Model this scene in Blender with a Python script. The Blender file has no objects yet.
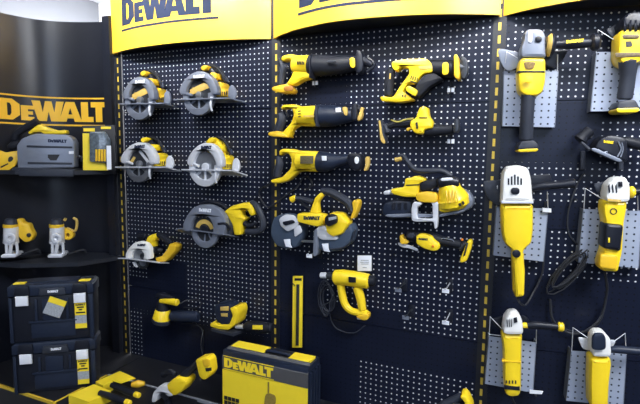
import bpy, math, random
from mathutils import Vector, Matrix
random.seed(7)
SC = bpy.context.scene
COL = SC.collection
FPX = 464.68; EYE = 1.58; D = 2.0
yaw, pitch, roll = [math.radians(a) for a in (23.6, 5.895, .759)]
fwd = Vector((-math.sin(yaw)*math.cos(pitch), math.cos(yaw)*math.cos(pitch), -math.sin(pitch)))
rt0 = Vector((math.cos(yaw), math.sin(yaw), 0)); up0 = rt0.cross(fwd)
RT = math.cos(roll)*rt0 + math.sin(roll)*up0
UP = -math.sin(roll)*rt0 + math.cos(roll)*up0
CAM = Vector((0, 0, EYE))
def ray(x, y): return fwd*FPX + RT*(x-320) - UP*(y-202)
def atZ(x, y, z):
    d = ray(x, y); return CAM + d*((z-EYE)/d.z)

# ------------------------------------------------------------------ materials
def mat(name, col, rough=.5, metal=0., var=.08, scale=30, bump=.0, spec=.5, coat=0.):
    m = bpy.data.materials.new(name); m.use_nodes = True
    nt = m.node_tree; b = nt.nodes['Principled BSDF']
    tc = nt.nodes.new('ShaderNodeTexCoord'); n = nt.nodes.new('ShaderNodeTexNoise')
    n.inputs['Scale'].default_value = scale; n.inputs['Detail'].default_value = 3
    nt.links.new(tc.outputs['Object'], n.inputs['Vector'])
    mx = nt.nodes.new('ShaderNodeMix'); mx.data_type = 'RGBA'
    mx.inputs['A'].default_value = (*[c*(1-var) for c in col], 1)
    mx.inputs['B'].default_value = (*[min(1, c*(1+var)) for c in col], 1)
    nt.links.new(n.outputs['Fac'], mx.inputs['Factor'])
    nt.links.new(mx.outputs['Result'], b.inputs['Base Color'])
    b.inputs['Roughness'].default_value = rough; b.inputs['Metallic'].default_value = metal
    b.inputs['Specular IOR Level'].default_value = spec
    b.inputs['Coat Weight'].default_value = coat
    if bump:
        bp = nt.nodes.new('ShaderNodeBump'); bp.inputs['Strength'].default_value = bump
        bp.inputs['Distance'].default_value = .002
        nt.links.new(n.outputs['Fac'], bp.inputs['Height']); nt.links.new(bp.outputs['Normal'], b.inputs['Normal'])
    return m
YEL = mat('yellow_plastic', (.95, .68, .022), .33, var=.05)
YELD = mat('amber_plastic', (.84, .52, .025), .38, var=.05)
BLK = mat('black_rubber', (.010, .012, .019), .55, var=.2, bump=.1, spec=.3)
BLKG = mat('black_plastic', (.010, .012, .020), .38, var=.15, spec=.35)
NAVY = mat('charcoal_plastic', (.014, .021, .042), .42, var=.15, spec=.35)
GRY = mat('grey_cast_metal', (.20, .225, .285), .38, .25, var=.12)
GRYD = mat('dark_grey_plastic', (.030, .035, .050), .48, var=.12, spec=.35)
SIL = mat('silver_cast_metal', (.72, .74, .79), .36, .2, var=.06)
WHT = mat('white_enamel', (.84, .84, .82), .4, var=.03)
STEEL = mat('blade_steel', (.34, .36, .40), .3, .75, var=.15)
DSTEEL = mat('dark_steel', (.045, .05, .06), .4, .5, var=.2)
PAPER = mat('white_paper', (.80, .83, .90), .6, var=.04)
YPAPER = mat('yellow_card', (.95, .72, .03), .5, var=.04)
BPAPER = mat('black_print', (.015, .015, .018), .5, var=.1)
GPAPER = mat('grey_print', (.35, .38, .42), .6, var=.5, scale=160)
CORD = mat('black_cord', (.016, .018, .024), .5)
CLEAR = mat('blister_plastic', (.10, .125, .15), .15, var=.8, scale=70)
ORNG = mat('orange_plastic', (.80, .22, .02), .4)
HBLK = mat('gloss_black_board', (.010, .012, .02), .33, var=.1, scale=4)
SHELF = mat('black_shelf_metal', (.02, .023, .032), .35)
PALEY = mat('header_yellow', (.98, .60, .05), .3, var=.02, scale=3)
INK = mat('header_ink', (.02, .028, .06), .75, spec=.15)
SIGNY = mat('sign_amber', (.90, .52, .03), .5, var=.03)
PLAT = mat('black_platform', (.014, .015, .02), .4)
TRIMY = mat('yellow_tape', (.72, .50, .04), .5)
TRIMW = mat('aluminium_strip', (.42, .45, .50), .35, .4)
WALLW = mat('white_wall_paint', (.86, .87, .89), .8, var=.02, scale=2)
FLOOR = mat('dark_floor_tile', (.05, .052, .058), .4, var=.2, scale=3)

def nn(nt, t, **k):
    n = nt.nodes.new(t)
    for a, v in k.items(): setattr(n, a, v)
    return n
def mth(nt, op, a, b=None, c=None):
    n = nn(nt, 'ShaderNodeMath', operation=op)
    for i, v in enumerate((a, b, c)):
        if v is None: continue
        if isinstance(v, (int, float)): n.inputs[i].default_value = v
        else: nt.links.new(v, n.inputs[i])
    return n.outputs[0]
def peg_mat(name, base, pitch, hole, hole_r, dark=(.004, .004, .006), rough=.42, boxes=(), margin=None, axis='XZ', metal=0.):
    """perforated sheet: a square grid of round holes painted in the hole colour, with shade painted in as dark holes inside boxes"""
    m = bpy.data.materials.new(name); m.use_nodes = True
    nt = m.node_tree; b = nt.nodes['Principled BSDF']
    tc = nn(nt, 'ShaderNodeTexCoord'); sp = nn(nt, 'ShaderNodeSeparateXYZ')
    nt.links.new(tc.outputs['Object'], sp.inputs[0])
    X, Z = sp.outputs['X'], sp.outputs['Z']
    fx = mth(nt, 'SUBTRACT', mth(nt, 'FRACT', mth(nt, 'ADD', mth(nt, 'DIVIDE', X, pitch), 100)), .5)
    fz = mth(nt, 'SUBTRACT', mth(nt, 'FRACT', mth(nt, 'ADD', mth(nt, 'DIVIDE', Z, pitch), 100)), .5)
    r = mth(nt, 'SQRT', mth(nt, 'ADD', mth(nt, 'MULTIPLY', fx, fx), mth(nt, 'MULTIPLY', fz, fz)))
    hole_f = mth(nt, 'LESS_THAN', r, hole_r/pitch)
    if margin:
        x0, x1, z0, z1 = margin
        for s, o, v in ((X, 'GREATER_THAN', x0), (X, 'LESS_THAN', x1), (Z, 'GREATER_THAN', z0), (Z, 'LESS_THAN', z1)):
            hole_f = mth(nt, 'MULTIPLY', hole_f, mth(nt, o, s, v))
    dk = None
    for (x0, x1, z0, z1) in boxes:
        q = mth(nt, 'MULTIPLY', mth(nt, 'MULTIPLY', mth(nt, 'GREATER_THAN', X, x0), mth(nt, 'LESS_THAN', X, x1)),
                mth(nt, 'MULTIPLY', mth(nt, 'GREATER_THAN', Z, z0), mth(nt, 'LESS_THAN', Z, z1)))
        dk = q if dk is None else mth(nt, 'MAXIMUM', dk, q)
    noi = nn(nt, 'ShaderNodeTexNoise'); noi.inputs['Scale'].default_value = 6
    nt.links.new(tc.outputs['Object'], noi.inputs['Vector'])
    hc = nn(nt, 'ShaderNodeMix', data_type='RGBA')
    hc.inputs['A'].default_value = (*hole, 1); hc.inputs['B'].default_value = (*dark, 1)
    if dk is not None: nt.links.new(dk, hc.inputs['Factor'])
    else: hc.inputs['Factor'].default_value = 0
    bc = nn(nt, 'ShaderNodeMix', data_type='RGBA')
    bc.inputs['A'].default_value = (*[c*.9 for c in base], 1); bc.inputs['B'].default_value = (*[c*1.1 for c in base], 1)
    nt.links.new(noi.outputs['Fac'], bc.inputs['Factor'])
    mx = nn(nt, 'ShaderNodeMix', data_type='RGBA')
    nt.links.new(hole_f, mx.inputs['Factor'])
    nt.links.new(bc.outputs['Result'], mx.inputs['A']); nt.links.new(hc.outputs['Result'], mx.inputs['B'])
    nt.links.new(mx.outputs['Result'], b.inputs['Base Color'])
    b.inputs['Roughness'].default_value = rough; b.inputs['Metallic'].default_value = metal
    b.inputs['Specular IOR Level'].default_value = .28
    return m
BRK = peg_mat('perforated_grey_steel', (.33, .38, .50), .0245, (.02, .025, .04), .0036, rough=.45)

# ------------------------------------------------------------------ things, parts
NAMES = {}
def link(o): COL.objects.link(o); return o
class Frame:
    def __init__(s, O, ang):
        s.O = Vector(O); s.ang = ang
        s.t = Vector((math.cos(ang), math.sin(ang), 0)); s.out = Vector((math.sin(ang), -math.cos(ang), 0))
    def W(s, x, y, d=0.):
        r = ray(x, y); k = ((s.O-CAM).dot(s.out)+d)/r.dot(s.out)
        return CAM + r*k
DL = math.radians(7.9)
FM = Frame((-.115, D, 0), 0.); FR = Frame((-.115, D, 0), DL)
def Zm(x0, y0, s):
    f = lambda x, y: (x0+x/s, y0+y/s)
    f.s = s
    return f
ID = Zm(0, 0, 1)
class Thing:
    def __init__(s, name, label, cat, fr=FM, anchor=(0, 0), m=ID, group=None, world=None):
        s.fr = fr; s.m = m
        if world is not None: s.o = Vector(world)
        else: s.o = fr.W(*m(*anchor), 0.)
        e = bpy.data.objects.new(name, None); link(e); e.empty_display_size = .05
        e.location = s.o; e.rotation_euler = (0, 0, fr.ang)
        e['label'] = label; e['category'] = cat
        if group: e['group'] = group
        s.e = e; s.clamp = False
        if world is None:
            MB(s).tube([(0, .0, 0), (0, -.03, 0)], .004, 6, False).ob('mounting_peg', DSTEEL)
    def loc(s, w):
        v = w-s.o
        return Vector((v.dot(s.fr.t), -v.dot(s.fr.out), v.z))
    def P(s, x, y, d):                 # zoom-crop point at distance d out of the frame plane
        v = s.loc(s.fr.W(*s.m(x, y), d))
        if s.clamp: v.z = max(v.z, .0005)
        return v
    def R(s, x, y, d, r):              # a radius measured in the crop, in metres there
        px, py = s.m(x, y); w = s.fr.W(px, py, d)
        return r/s.m.s*((w-CAM).dot(fwd))/FPX
    def mb(s): return MB(s)
def chaikin(p, n, lim=.011):
    """corner rounding whose cut never exceeds lim metres"""
    if n == 1: n, lim = 2, .006
    elif n > 1: n, lim = 3, .014
    for _ in range(n):
        q = []
        for i in range(len(p)):
            a, b = p[i], p[(i+1) % len(p)]; L = (b-a).length
            f = min(.25, lim/max(L, 1e-6))
            q += [a.lerp(b, f), a.lerp(b, 1-f)]
        p = q; lim *= .5
    return p
class MB:
    def __init__(s, t=None): s.t = t; s.v = []; s.f = []
    def add(s, vs, fs):
        k = len(s.v); s.v += [tuple(v) for v in vs]; s.f += [tuple(i+k for i in f) for f in fs]; return s
    # prism of a local outline (x,z) between depths d0<d1 (out of wall), rounded by bev
    def prism(s, poly, d0, d1, bev=.004, ch=0, seg=2):
        p = [Vector((q[0], q[1])) for q in poly]
        p = chaikin(p, ch)
        A = sum(p[i].x*p[(i+1) % len(p)].y-p[(i+1) % len(p)].x*p[i].y for i in range(len(p)))
        if A < 0: p.reverse()
        # drop doubles
        q = [p[0]]
        for a in p[1:]:
            if (a-q[-1]).length > 1e-5: q.append(a)
        p = q; n = len(p)
        bev = min(bev, (d1-d0)*.48)
        nr = []
        for i in range(n):
            e1 = (p[i]-p[i-1]).normalized(); e2 = (p[(i+1) % n]-p[i]).normalized()
            n1 = Vector((e1.y, -e1.x)); n2 = Vector((e2.y, -e2.x))
            mm = n1+n2; L = 1+n1.dot(n2)
            nr.append(mm/L if L > .35 else mm.normalized()*1.5 if mm.length > 1e-6 else n1)
        # keep the rounding well inside thin arms
        lim = []
        for i in range(n):
            o, dr = p[i], -nr[i].normalized(); best = 1e9
            for j in range(n):
                a, b = p[j], p[(j+1) % n]
                if i in (j, (j+1) % n): continue
                e = b-a; den = dr.x*e.y-dr.y*e.x
                if abs(den) < 1e-12: continue
                w = a-o; tt = (w.x*e.y-w.y*e.x)/den; uu = (w.x*dr.y-w.y*dr.x)/den
                if tt > 1e-6 and -.001 <= uu <= 1.001: best = min(best, tt)
            lim.append(min(1., .30*best/max(bev, 1e-6)))
        for _ in range(2): lim = [min(lim[i], .5*(lim[i]+min(lim[i-1], lim[(i+1) % n]))) for i in range(n)]
        rings = []
        if bev > 0:
            for k in range(seg+1):
                a = k/seg*math.pi/2; rings.append((bev*(1-math.sin(a)), d0+bev*(1-math.cos(a))))
            for k in range(seg, -1, -1):
                a = k/seg*math.pi/2; rings.append((bev*(1-math.sin(a)), d1-bev*(1-math.cos(a))))
        else: rings = [(0, d0), (0, d1)]
        vs = []; fs = []
        for ins, d in rings:
            for i in range(n):
                q = p[i]-nr[i]*ins*lim[i]; vs.append((q.x, -d, q.y))
        for k in range(len(rings)-1):
            for i in range(n):
                j = (i+1) % n; fs.append((k*n+i, k*n+j, (k+1)*n+j, (k+1)*n+i))
        o = (len(rings)-1)*n
        from mathutils.geometry import tessellate_polygon
        for tr in tessellate_polygon([[Vector((q.x, q.y, 0)) for q in p]]):
            fs.append(tuple(tr)); fs.append(tuple(o+i for i in reversed(tr)))
        return s.add(vs, fs)
    def pr(s, pts, d0, d1, bev=.004, ch=1, dref=None, seg=2):     # outline in crop coordinates
        t = s.t; dr = (d0+d1)/2 if dref is None else dref
        return s.prism([(lambda v: (v.x, v.z))(t.P(x, y, dr)) for x, y in pts], d0, d1, bev, ch, seg)
    def tube(s, pts, rad, seg=10, sm=True, capr=True):
        pts = [Vector(p) for p in pts]
        if not isinstance(rad, (list, tuple)): rad = [rad]*len(pts)
        if sm and len(pts) > 2:
            P, Rr = [], []
            for i in range(len(pts)-1):
                a, b = pts[i], pts[i+1]; z = pts[i-1] if i else a*2-b; c = pts[i+2] if i+2 < len(pts) else b*2-a
                for k in range(4):
                    u = k/4; P.append(.5*((2*a)+(b-z)*u+(2*z-5*a+4*b-c)*u*u+(3*a-z-3*b+c)*u**3))
                    Rr.append(rad[i]*(1-u)+rad[i+1]*u)
            P.append(pts[-1]); Rr.append(rad[-1]); pts, rad = P, Rr
        if capr:
            a = (pts[0]-pts[1]).normalized(); b = (pts[-1]-pts[-2]).normalized()
            pts = [pts[0]+a*rad[0]*.25]+list(pts)+[pts[-1]+b*rad[-1]*.25]; rad = [rad[0]*.72]+list(rad)+[rad[-1]*.72]
        n = len(pts); vs = []; fs = []
        T = [(pts[min(i+1, n-1)]-pts[max(i-1, 0)]).normalized() for i in range(n)]
        ref = Vector((0, 1, 0)) if abs(T[0].y) < .9 else Vector((1, 0, 0))
        N = (ref-T[0]*ref.dot(T[0])).normalized()
        for i in range(n):
            N = N-T[i]*N.dot(T[i])
            N = N.normalized() if N.length > 1e-6 else T[i].orthogonal().normalized()
            B = T[i].cross(N)
            for k in range(seg):
                a = 2*math.pi*k/seg; vs.append(pts[i]+(N*math.cos(a)+B*math.sin(a))*rad[i])
        for i in range(n-1):
            for k in range(seg):
                j = (k+1) % seg; fs.append((i*seg+k, i*seg+j, (i+1)*seg+j, (i+1)*seg+k))
        fs.append(tuple(range(seg-1, -1, -1))); fs.append(tuple((n-1)*seg+k for k in range(seg)))
        return s.add(vs, fs)
    def tu(s, pts, rz, seg=10, sm=True, capr=True):       # crop (x,y,d) centreline, radii in crop pixels
        t = s.t
        if not isinstance(rz, (list, tuple)): rz = [rz]*len(pts)
        return s.tube([t.P(*p) for p in pts], [t.R(p[0], p[1], p[2], r) for p, r in zip(pts, rz)], seg, sm, capr)
    def ringm(s, cx, cz, ro, ri, a0, a1, d0, d1, n=24, bev=.003):
        full = abs(a1-a0) >= 359.9
        A = [math.radians(a0+(a1-a0)*k/n) for k in range(n+(0 if full else 1))]
        if full and ri > 0:
            vs = []; m = len(A)
            prof = [(ri, d0), (ro-bev, d0), (ro, d0+bev), (ro, d1-bev), (ro-bev, d1), (ri, d1)]
            for a in A:
                for r, d in prof: vs.append((cx+r*math.cos(a), -d, cz+r*math.sin(a)))
            k = len(prof)
            fs = [(i*k+j, ((i+1) % m)*k+j, ((i+1) % m)*k+(j+1) % k, i*k+(j+1) % k) for i in range(m) for j in range(k)]
            return s.add(vs, fs)
        if full: return s.prism([(cx+ro*math.cos(a), cz+ro*math.sin(a)) for a in A], d0, d1, bev)
        p = [(cx+ro*math.cos(a), cz+ro*math.sin(a)) for a in A]
        p += [(cx+ri*math.cos(a), cz+ri*math.sin(a)) for a in reversed(A)] if ri > 0 else [(cx, cz)]
        return s.prism(p, d0, d1, bev)
    def ring(s, x, y, ro, ri, a0, a1, d0, d1, n=24, bev=.003):
        c = s.t.P(x, y, (d0+d1)/2); k = s.t.R(x, y, (d0+d1)/2, 1)
        return s.ringm(c.x, c.z, ro*k, ri*k, a0, a1, d0, d1, n, bev)
    def hexa(s, c):     # eight corners: bottom four, top four (same winding)
        return s.add(c, [(3, 2, 1, 0), (4, 5, 6, 7), (0, 1, 5, 4), (1, 2, 6, 5), (2, 3, 7, 6), (3, 0, 4, 7)])
    def box(s, x0, x1, y0, y1, z0, z1):
        return s.hexa([(x0, y0, z0), (x1, y0, z0), (x1, y1, z0), (x0, y1, z0), (x0, y0, z1), (x1, y0, z1), (x1, y1, z1), (x0, y1, z1)])
    def slab(s, pts, th):   # crop (x,y,d) corners, thickness in metres downwards
        P = [s.t.P(*p) for p in pts]; Q = [p-Vector((0, 0, th)) for p in P]; n = len(P)
        return s.add(Q+P, [tuple(range(n-1, -1, -1)), tuple(range(n, 2*n))]+[(i, (i+1) % n, n+(i+1) % n, n+i) for i in range(n)])
    def decal(s, polys, fn, th=.0012):
        for p in polys:
            n = len(p); vs = [fn(u, v, 0) for u, v in p]+[fn(u, v, th) for u, v in p]
            s.add(vs, [tuple(range(n-1, -1, -1)), tuple(range(n, 2*n))]+[(i, (i+1) % n, n+(i+1) % n, n+i) for i in range(n)])
        return s
    def logo(s, a, b, h, d, lines=False, th=.0012):   # a,b: crop baseline ends, h: crop letter height
        t = s.t; A = t.P(a[0], a[1], d); B = t.P(b[0], b[1], d); C = t.P(a[0], a[1]-h, d)
        U = (B-A)/LOGO_W; V = C-A
        s.decal(logo_polys(lines), lambda u, v, w: A+U*u+V*v+Vector((0, -w, 0)), th)
        return s
    def ob(s, name, mt, parent=None, smooth=35):
        me = bpy.data.meshes.new(name); me.from_pydata(s.v, [], s.f)
        me.validate(); 
        import bmesh
        bm = bmesh.new(); bm.from_mesh(me); bmesh.ops.recalc_face_normals(bm, faces=bm.faces); bm.to_mesh(me); bm.free()
        me.materials.append(mt)
        if smooth:
            me.shade_smooth(); me.set_sharp_from_angle(angle=math.radians(smooth))
        o = bpy.data.objects.new(name, me); link(o)
        if parent is None and s.t is not None: parent = s.t.e
        if parent is not None: o.parent = parent
        return o
LOGO_W = 4.47
def logo_polys(lines=False):
    Ls = []
    def put(p, x): Ls.append([(u+x, v) for u, v in p])
    put([(0, 0), (.32, 0), (.32, 1), (0, 1)], 0)
    put([(.32, 0), (.52, 0), (.80, .24), (.80, .76), (.52, 1), (.32, 1), (.32, .80), (.42, .80), (.48, .68), (.48, .32), (.42, .20), (.32, .20)], 0)
    put([(0, 0), (.50, 0), (.50, .18), (.27, .18), (.27, .29), (.45, .29), (.45, .45), (.27, .45), (.27, .55), (.50, .55), (.50, .73), (0, .73)], .84)
    put([(-.03, 1), (.30, 1), (.39, .45), (.49, 1), (.74, 1), (.84, .45), (.93, 1), (1.24, 1), (1.02, 0), (.70, 0), (.615, .48), (.53, 0), (.20, 0)], 1.28)
    put([(-.02, 0), (.30, 0), (.35, .17), (.485, .17), (.485, .37), (.40, .37), (.485, .70), (.485, 1), (.30, 1)], 2.30)
    put([(.99, 0), (.67, 0), (.62, .17), (.485, .17), (.485, .37), (.57, .37), (.485, .70), (.485, 1), (.67, 1)], 2.30)
    put([(0, 0), (.56, 0), (.56, .26), (.32, .26), (.32, 1), (0, 1)], 3.2+.06)
    put([(.24, 0), (.56, 0), (.56, .74), (.78, .74), (.78, 1), (.02, 1), (.02, .74), (.24, .74)], 3.69)
    if lines:
        # subdivided so that they may follow a curve
        for v0, v1 in ((-.22, -.14), (1.14, 1.22)):
            for k in range(12):
                a = -.05+(LOGO_W+.1)*k/12; b = -.05+(LOGO_W+.1)*(k+1)/12
                Ls.append([(a, v0), (b, v0), (b, v1), (a, v1)])
    return Ls
def struct(name, mb, mt):
    o = mb.ob(name, mt, smooth=0); o['kind'] = 'structure'; return o
def solo(o, label, cat, group=None):
    o['label'] = label; o['category'] = cat
    if group: o['group'] = group
    return o

# ------------------------------------------------------------------ room
RX0, RX1, RY0, RY1, RZ = -5.2, 4.2, -4.5, 4.6, 3.5
struct('floor', MB().box(RX0, RX1, RY0, RY1, -.1, 0), FLOOR)
struct('ceiling', MB().box(RX0, RX1, RY0, RY1, RZ, RZ+.1), mat('ceiling_paint', (.6, .62, .66), .8, var=.02, scale=2))
struct('wall_back', MB().box(RX0, RX1, RY1, RY1+.1, 0, RZ), WALLW)
WALLG = mat('grey_wall_paint', (.09, .095, .11), .8, var=.02, scale=2)
struct('wall_front', MB().box(RX0, RX1, RY0-.1, RY0, 0, RZ), WALLG)
struct('wall_left', MB().box(RX0-.1, RX0, RY0, RY1, 0, RZ), WALLG)
struct('wall_right', MB().box(RX1, RX1+.1, RY0, RY1, 0, RZ), WALLG)

# ------------------------------------------------------------------ gondola: pegboard sheets, uprights, headers, platform
PB = (.0075, .0105, .025)
SEAMS = [2.32, 1.797, 1.297, .797, .0]
BX0, BX1, BX2, BW = -2.115, -1.11, -.115, 1.0
bays = [('left', FM, BX0+.02, BX1-.025), ('middle', FM, BX1+.02, BX2-.02), ('right', FR, .02, 1.30)]
order = ['top', 'second', 'third', 'bottom']
HOLE_SHADE = {('middle', 0): [(.14, .34, .01, .115)], ('right', 0): [(-.1, .03, .25, .34)],  # per sheet: boxes where shade is painted into the holes as a dark colour
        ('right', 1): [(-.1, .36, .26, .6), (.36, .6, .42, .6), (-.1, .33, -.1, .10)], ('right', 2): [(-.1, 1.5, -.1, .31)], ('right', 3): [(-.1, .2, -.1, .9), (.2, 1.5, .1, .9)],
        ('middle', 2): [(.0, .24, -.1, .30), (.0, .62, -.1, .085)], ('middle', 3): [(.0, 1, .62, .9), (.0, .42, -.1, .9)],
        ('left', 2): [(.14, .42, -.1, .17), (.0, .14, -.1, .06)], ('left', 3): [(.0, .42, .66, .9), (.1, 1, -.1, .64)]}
for bn, fr, x0, x1 in bays:
    for k in range(4):
        z1, z0 = SEAMS[k]-.0015, SEAMS[k+1]+.0015
        w = x1-x0; h = z1-z0
        nc = int(w/.025); off = (w-nc*.025)/2
        bx = HOLE_SHADE.get((bn, k), [])
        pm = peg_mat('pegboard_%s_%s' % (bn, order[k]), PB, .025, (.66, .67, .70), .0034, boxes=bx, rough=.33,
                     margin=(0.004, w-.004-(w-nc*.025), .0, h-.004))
        mb = MB()
        mb.box(0, w, 0, .012, 0, h)
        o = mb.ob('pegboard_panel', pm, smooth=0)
        if bn == 'right': o.location = FR.O+FR.t*x0+Vector((0, 0, z0))
        else: o.location = (x0, D, z0)
        o.rotation_euler = (0, 0, fr.ang)
        bd = {'left': 'of the left bay behind the circular saws' if k < 3 else 'of the left bay behind the platform tools',
              'middle': 'of the middle bay with the reciprocating saws', 'right': 'of the right bay with the angle grinders'}[bn]
        solo(o, 'black perforated pegboard sheet, %s sheet %s' % (order[k] if k else 'topmost', bd), 'pegboard', 'pegboard sheets of the display')

def slot_mat(name, pitch):
    m = bpy.data.materials.new(name); m.use_nodes = True; nt = m.node_tree; b = nt.nodes['Principled BSDF']
    tc = nn(nt, 'ShaderNodeTexCoord'); sp = nn(nt, 'ShaderNodeSeparateXYZ'); nt.links.new(tc.outputs['Object'], sp.inputs[0])
    fz = mth(nt, 'FRACT', mth(nt, 'ADD', mth(nt, 'DIVIDE', sp.outputs['Z'], pitch), 100))
    a = mth(nt, 'LESS_THAN', fz, .6)
    q = mth(nt, 'LESS_THAN', mth(nt, 'ABSOLUTE', sp.outputs['X']), .0052)
    a = mth(nt, 'MULTIPLY', a, q)
    mx = nn(nt, 'ShaderNodeMix', data_type='RGBA'); nt.links.new(a, mx.inputs['Factor'])
    mx.inputs['A'].default_value = (.010, .012, .018, 1); mx.inputs['B'].default_value = (.62, .44, .05, 1)
    nt.links.new(mx.outputs['Result'], b.inputs['Base Color']); b.inputs['Roughness'].default_value = .45
    return m
SLOT = slot_mat('slotted_upright', .05)
for x, lb in ((BX0-.012, 'between the corner display and the circular saws'), (BX1, 'between the circular saws and the reciprocating saws'),
              (BX2-.001, 'between the reciprocating saws and the angle grinders')):
    mb = MB(); mb.box(-.0245, .0245, -.004, -.0008, 0, 2.32-.02).box(-.014, .014, -.001, .03, 0, 2.32-.02)
    o = mb.ob('slotted_upright', SLOT, smooth=0); o.location = (x, D, .02)
    solo(o, 'black slotted steel upright with yellow slots, %s' % lb, 'upright', 'slotted uprights')
for nm_, fr, x0, x1 in bays:      # dark boards behind the sheets
    o = MB().box(0, x1-x0, .016, .03, 0, 2.3).ob('backing_board', HBLK, smooth=0)
    o.location = (FR.O+FR.t*x0) if nm_ == 'right' else (x0, D, 0)
    o.rotation_euler = (0, 0, fr.ang)
    solo(o, 'plain dark backing board seen through the joints of the %s pegboard bay' % nm_, 'board')
# black side board closing the left bay towards the corner
o = MB().box(-2.21, -2.155, D-.03, D+.02, .02, 2.33).ob('side_board', HBLK, smooth=0)
solo(o, 'narrow black upright board beside the corner display and the left pegboard', 'board')

HZ = 2.123
h1 = [(-2.19, 2.03), (-2.174, 2.0), (-2.10, 1.965), (-2.01, 1.935), (-1.90, 1.91), (-1.80, 1.90), (-1.6, 1.895), (-1.382, 1.922), (-1.25, 1.955), (-1.14, 1.995)]
h2 = [(-1.13, 2.0), (-1.06, 1.945), (-.975, 1.897), (-.88, 1.86), (-.792, 1.835), (-.677, 1.825), (-.514, 1.838), (-.349, 1.875), (-.23, 1.92), (-.116, 1.975)]
ca, sa = math.cos(DL), math.sin(DL)
h3 = [(-.105+(x+1.13)*ca+(2-y)*sa*1.0, 2.0-.005+(x+1.13)*sa*1.0+(y-2.0)*ca) for x, y in h2]
def header(name, label, pts, logo_px, zlog, back):
    e = bpy.data.objects.new(name, None); link(e); e.location = (pts[len(pts)//2][0], D, HZ)
    e['label'] = label; e['category'] = 'header sign'; e['group'] = 'curved yellow header signs'
    O = e.location.copy()
    P = []
    v = [Vector((x, y, 0)) for x, y in pts]
    for i in range(len(v)-1):
        a, b = v[i], v[i+1]; z = v[i-1] if i else a*2-b; c = v[i+2] if i+2 < len(v) else b*2-a
        for k in range(4):
            u = k/4; P.append(.5*((2*a)+(b-z)*u+(2*z-5*a+4*b-c)*u*u+(3*a-z-3*b+c)*u**3))
    P.append(v[-1])
    hgt = .52; th = .012
    vs = []; fs = []; n = len(P)
    for p in P:
        for dy, z in ((0, 0), (0, hgt), (th, hgt), (th, 0)): vs.append((p.x-O.x, p.y+dy-O.y, z))
    for i in range(n-1):
        for k in range(4): fs.append((i*4+k, i*4+(k+1) % 4, (i+1)*4+(k+1) % 4, (i+1)*4+k))
    fs += [(0, 1, 2, 3), ((n-1)*4+3, (n-1)*4+2, (n-1)*4+1, (n-1)*4)]
    mb = MB(); mb.add(vs, fs); mb.ob('front_sheet', PALEY, e, 60)
    # black underside and top boards closing the box
    for nm, z0 in (('bottom_board', .006), ('top_board', hgt-.02)):
        mb = MB(); m = len(P)
        top = [(p.x-O.x, p.y+th-O.y, z0+.008) for p in P]+[(back[1][0]-O.x, back[1][1]-D-.003, z0+.008), (back[0][0]-O.x, back[0][1]-D-.003, z0+.008)]
        bot = [(a, b, c-.008) for a, b, c in top]; k = len(top)
        mb.add(bot+top, [tuple(range(k-1, -1, -1)), tuple(range(k, 2*k))]+[(i, (i+1) % k, k+(i+1) % k, k+i) for i in range(k)])
        mb.ob(nm, HBLK, e, 0)
    if logo_px:
        L = [0]
        for i in range(1, n): L.append(L[-1]+(P[i]-P[i-1]).length)
        def at(s_):
            s_ = max(0, min(L[-1]-1e-4, s_))
            for i in range(n-1):
                if L[i+1] >= s_:
                    u = (s_-L[i])/(L[i+1]-L[i]); q = P[i].lerp(P[i+1], u); t = (P[i+1]-P[i]).normalized(); return q, Vector((t.y, -t.x, 0))
        s0, s1, lh = logo_px
        def fn(u, v, w):
            q, nn_ = at(s0+(s1-s0)*u/LOGO_W); q = q+nn_*(.001+w)
            return (q.x-O.x, q.y-O.y, zlog+v*lh)
        mb = MB(); mb.decal(logo_polys(True), fn); mb.ob('lettering', INK, e, 0)
header('header_sign', 'curved yellow header sign with dark lettering above the circular saws', h1, (.20, .835, .135), .128, [(BX0-.07, 2.0), (-1.14, 2.0)])
header('header_sign', 'curved yellow header sign with dark lettering above the reciprocating saws', h2, (.235, .86, .135), .085, [(-1.13, 2.0), (-.116, 2.0)])
header('header_sign', 'curved yellow header sign above the angle grinders, cut by the picture edge', h3, (.235, .86, .135), .085, [(h3[0][0], 1.999), (h3[-1][0], h3[-1][1]+.02)])

# corner display: concave black board with the yellow lettering
cp = [(-2.145, 2.035), (-2.20, 2.03), (-2.30, 2.015), (-2.42, 1.972), (-2.52, 1.915), (-2.585, 1.85), (-2.625, 1.77), (-2.645, 1.685), (-2.66, 1.58), (-2.67, 1.40), (-2.68, 1.2)]
e = bpy.data.objects.new('corner_display_board', None); link(e); e.location = (-2.42, 1.972, .38)
e['label'] = 'curved black corner board with large yellow lettering behind the shelves'; e['category'] = 'display board'
O = e.location.copy()
v = [Vector((x, y, 0)) for x, y in cp]; P = []
for i in range(len(v)-1):
    a, b = v[i], v[i+1]; z = v[i-1] if i else a*2-b; c = v[i+2] if i+2 < len(v) else b*2-a
    for k in range(4):
        u = k/4; P.append(.5*((2*a)+(b-z)*u+(2*z-5*a+4*b-c)*u*u+(3*a-z-3*b+c)*u**3))
P.append(v[-1]); n = len(P); vs = []; fs = []
for i, p in enumerate(P):
    t = (P[min(i+1, n-1)]-P[max(i-1, 0)]).normalized(); o_ = Vector((t.y, -t.x, 0))*.015
    if o_.dot(Vector((-1, 1, 0))) < 0: o_ = -o_
    q = p+o_
    for pp, z in ((p, 0), (p, 2.32-.38), (q, 2.32-.38), (q, 0)): vs.append((pp.x-O.x, pp.y-O.y, z))
for i in range(n-1):
    for k in range(4): fs.append((i*4+k, i*4+(k+1) % 4, (i+1)*4+(k+1) % 4, (i+1)*4+k))
fs += [(0, 1, 2, 3), ((n-1)*4+3, (n-1)*4+2, (n-1)*4+1, (n-1)*4)]
MB().add(vs, fs).ob('board', HBLK, e, 60)
L = [0]
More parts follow.
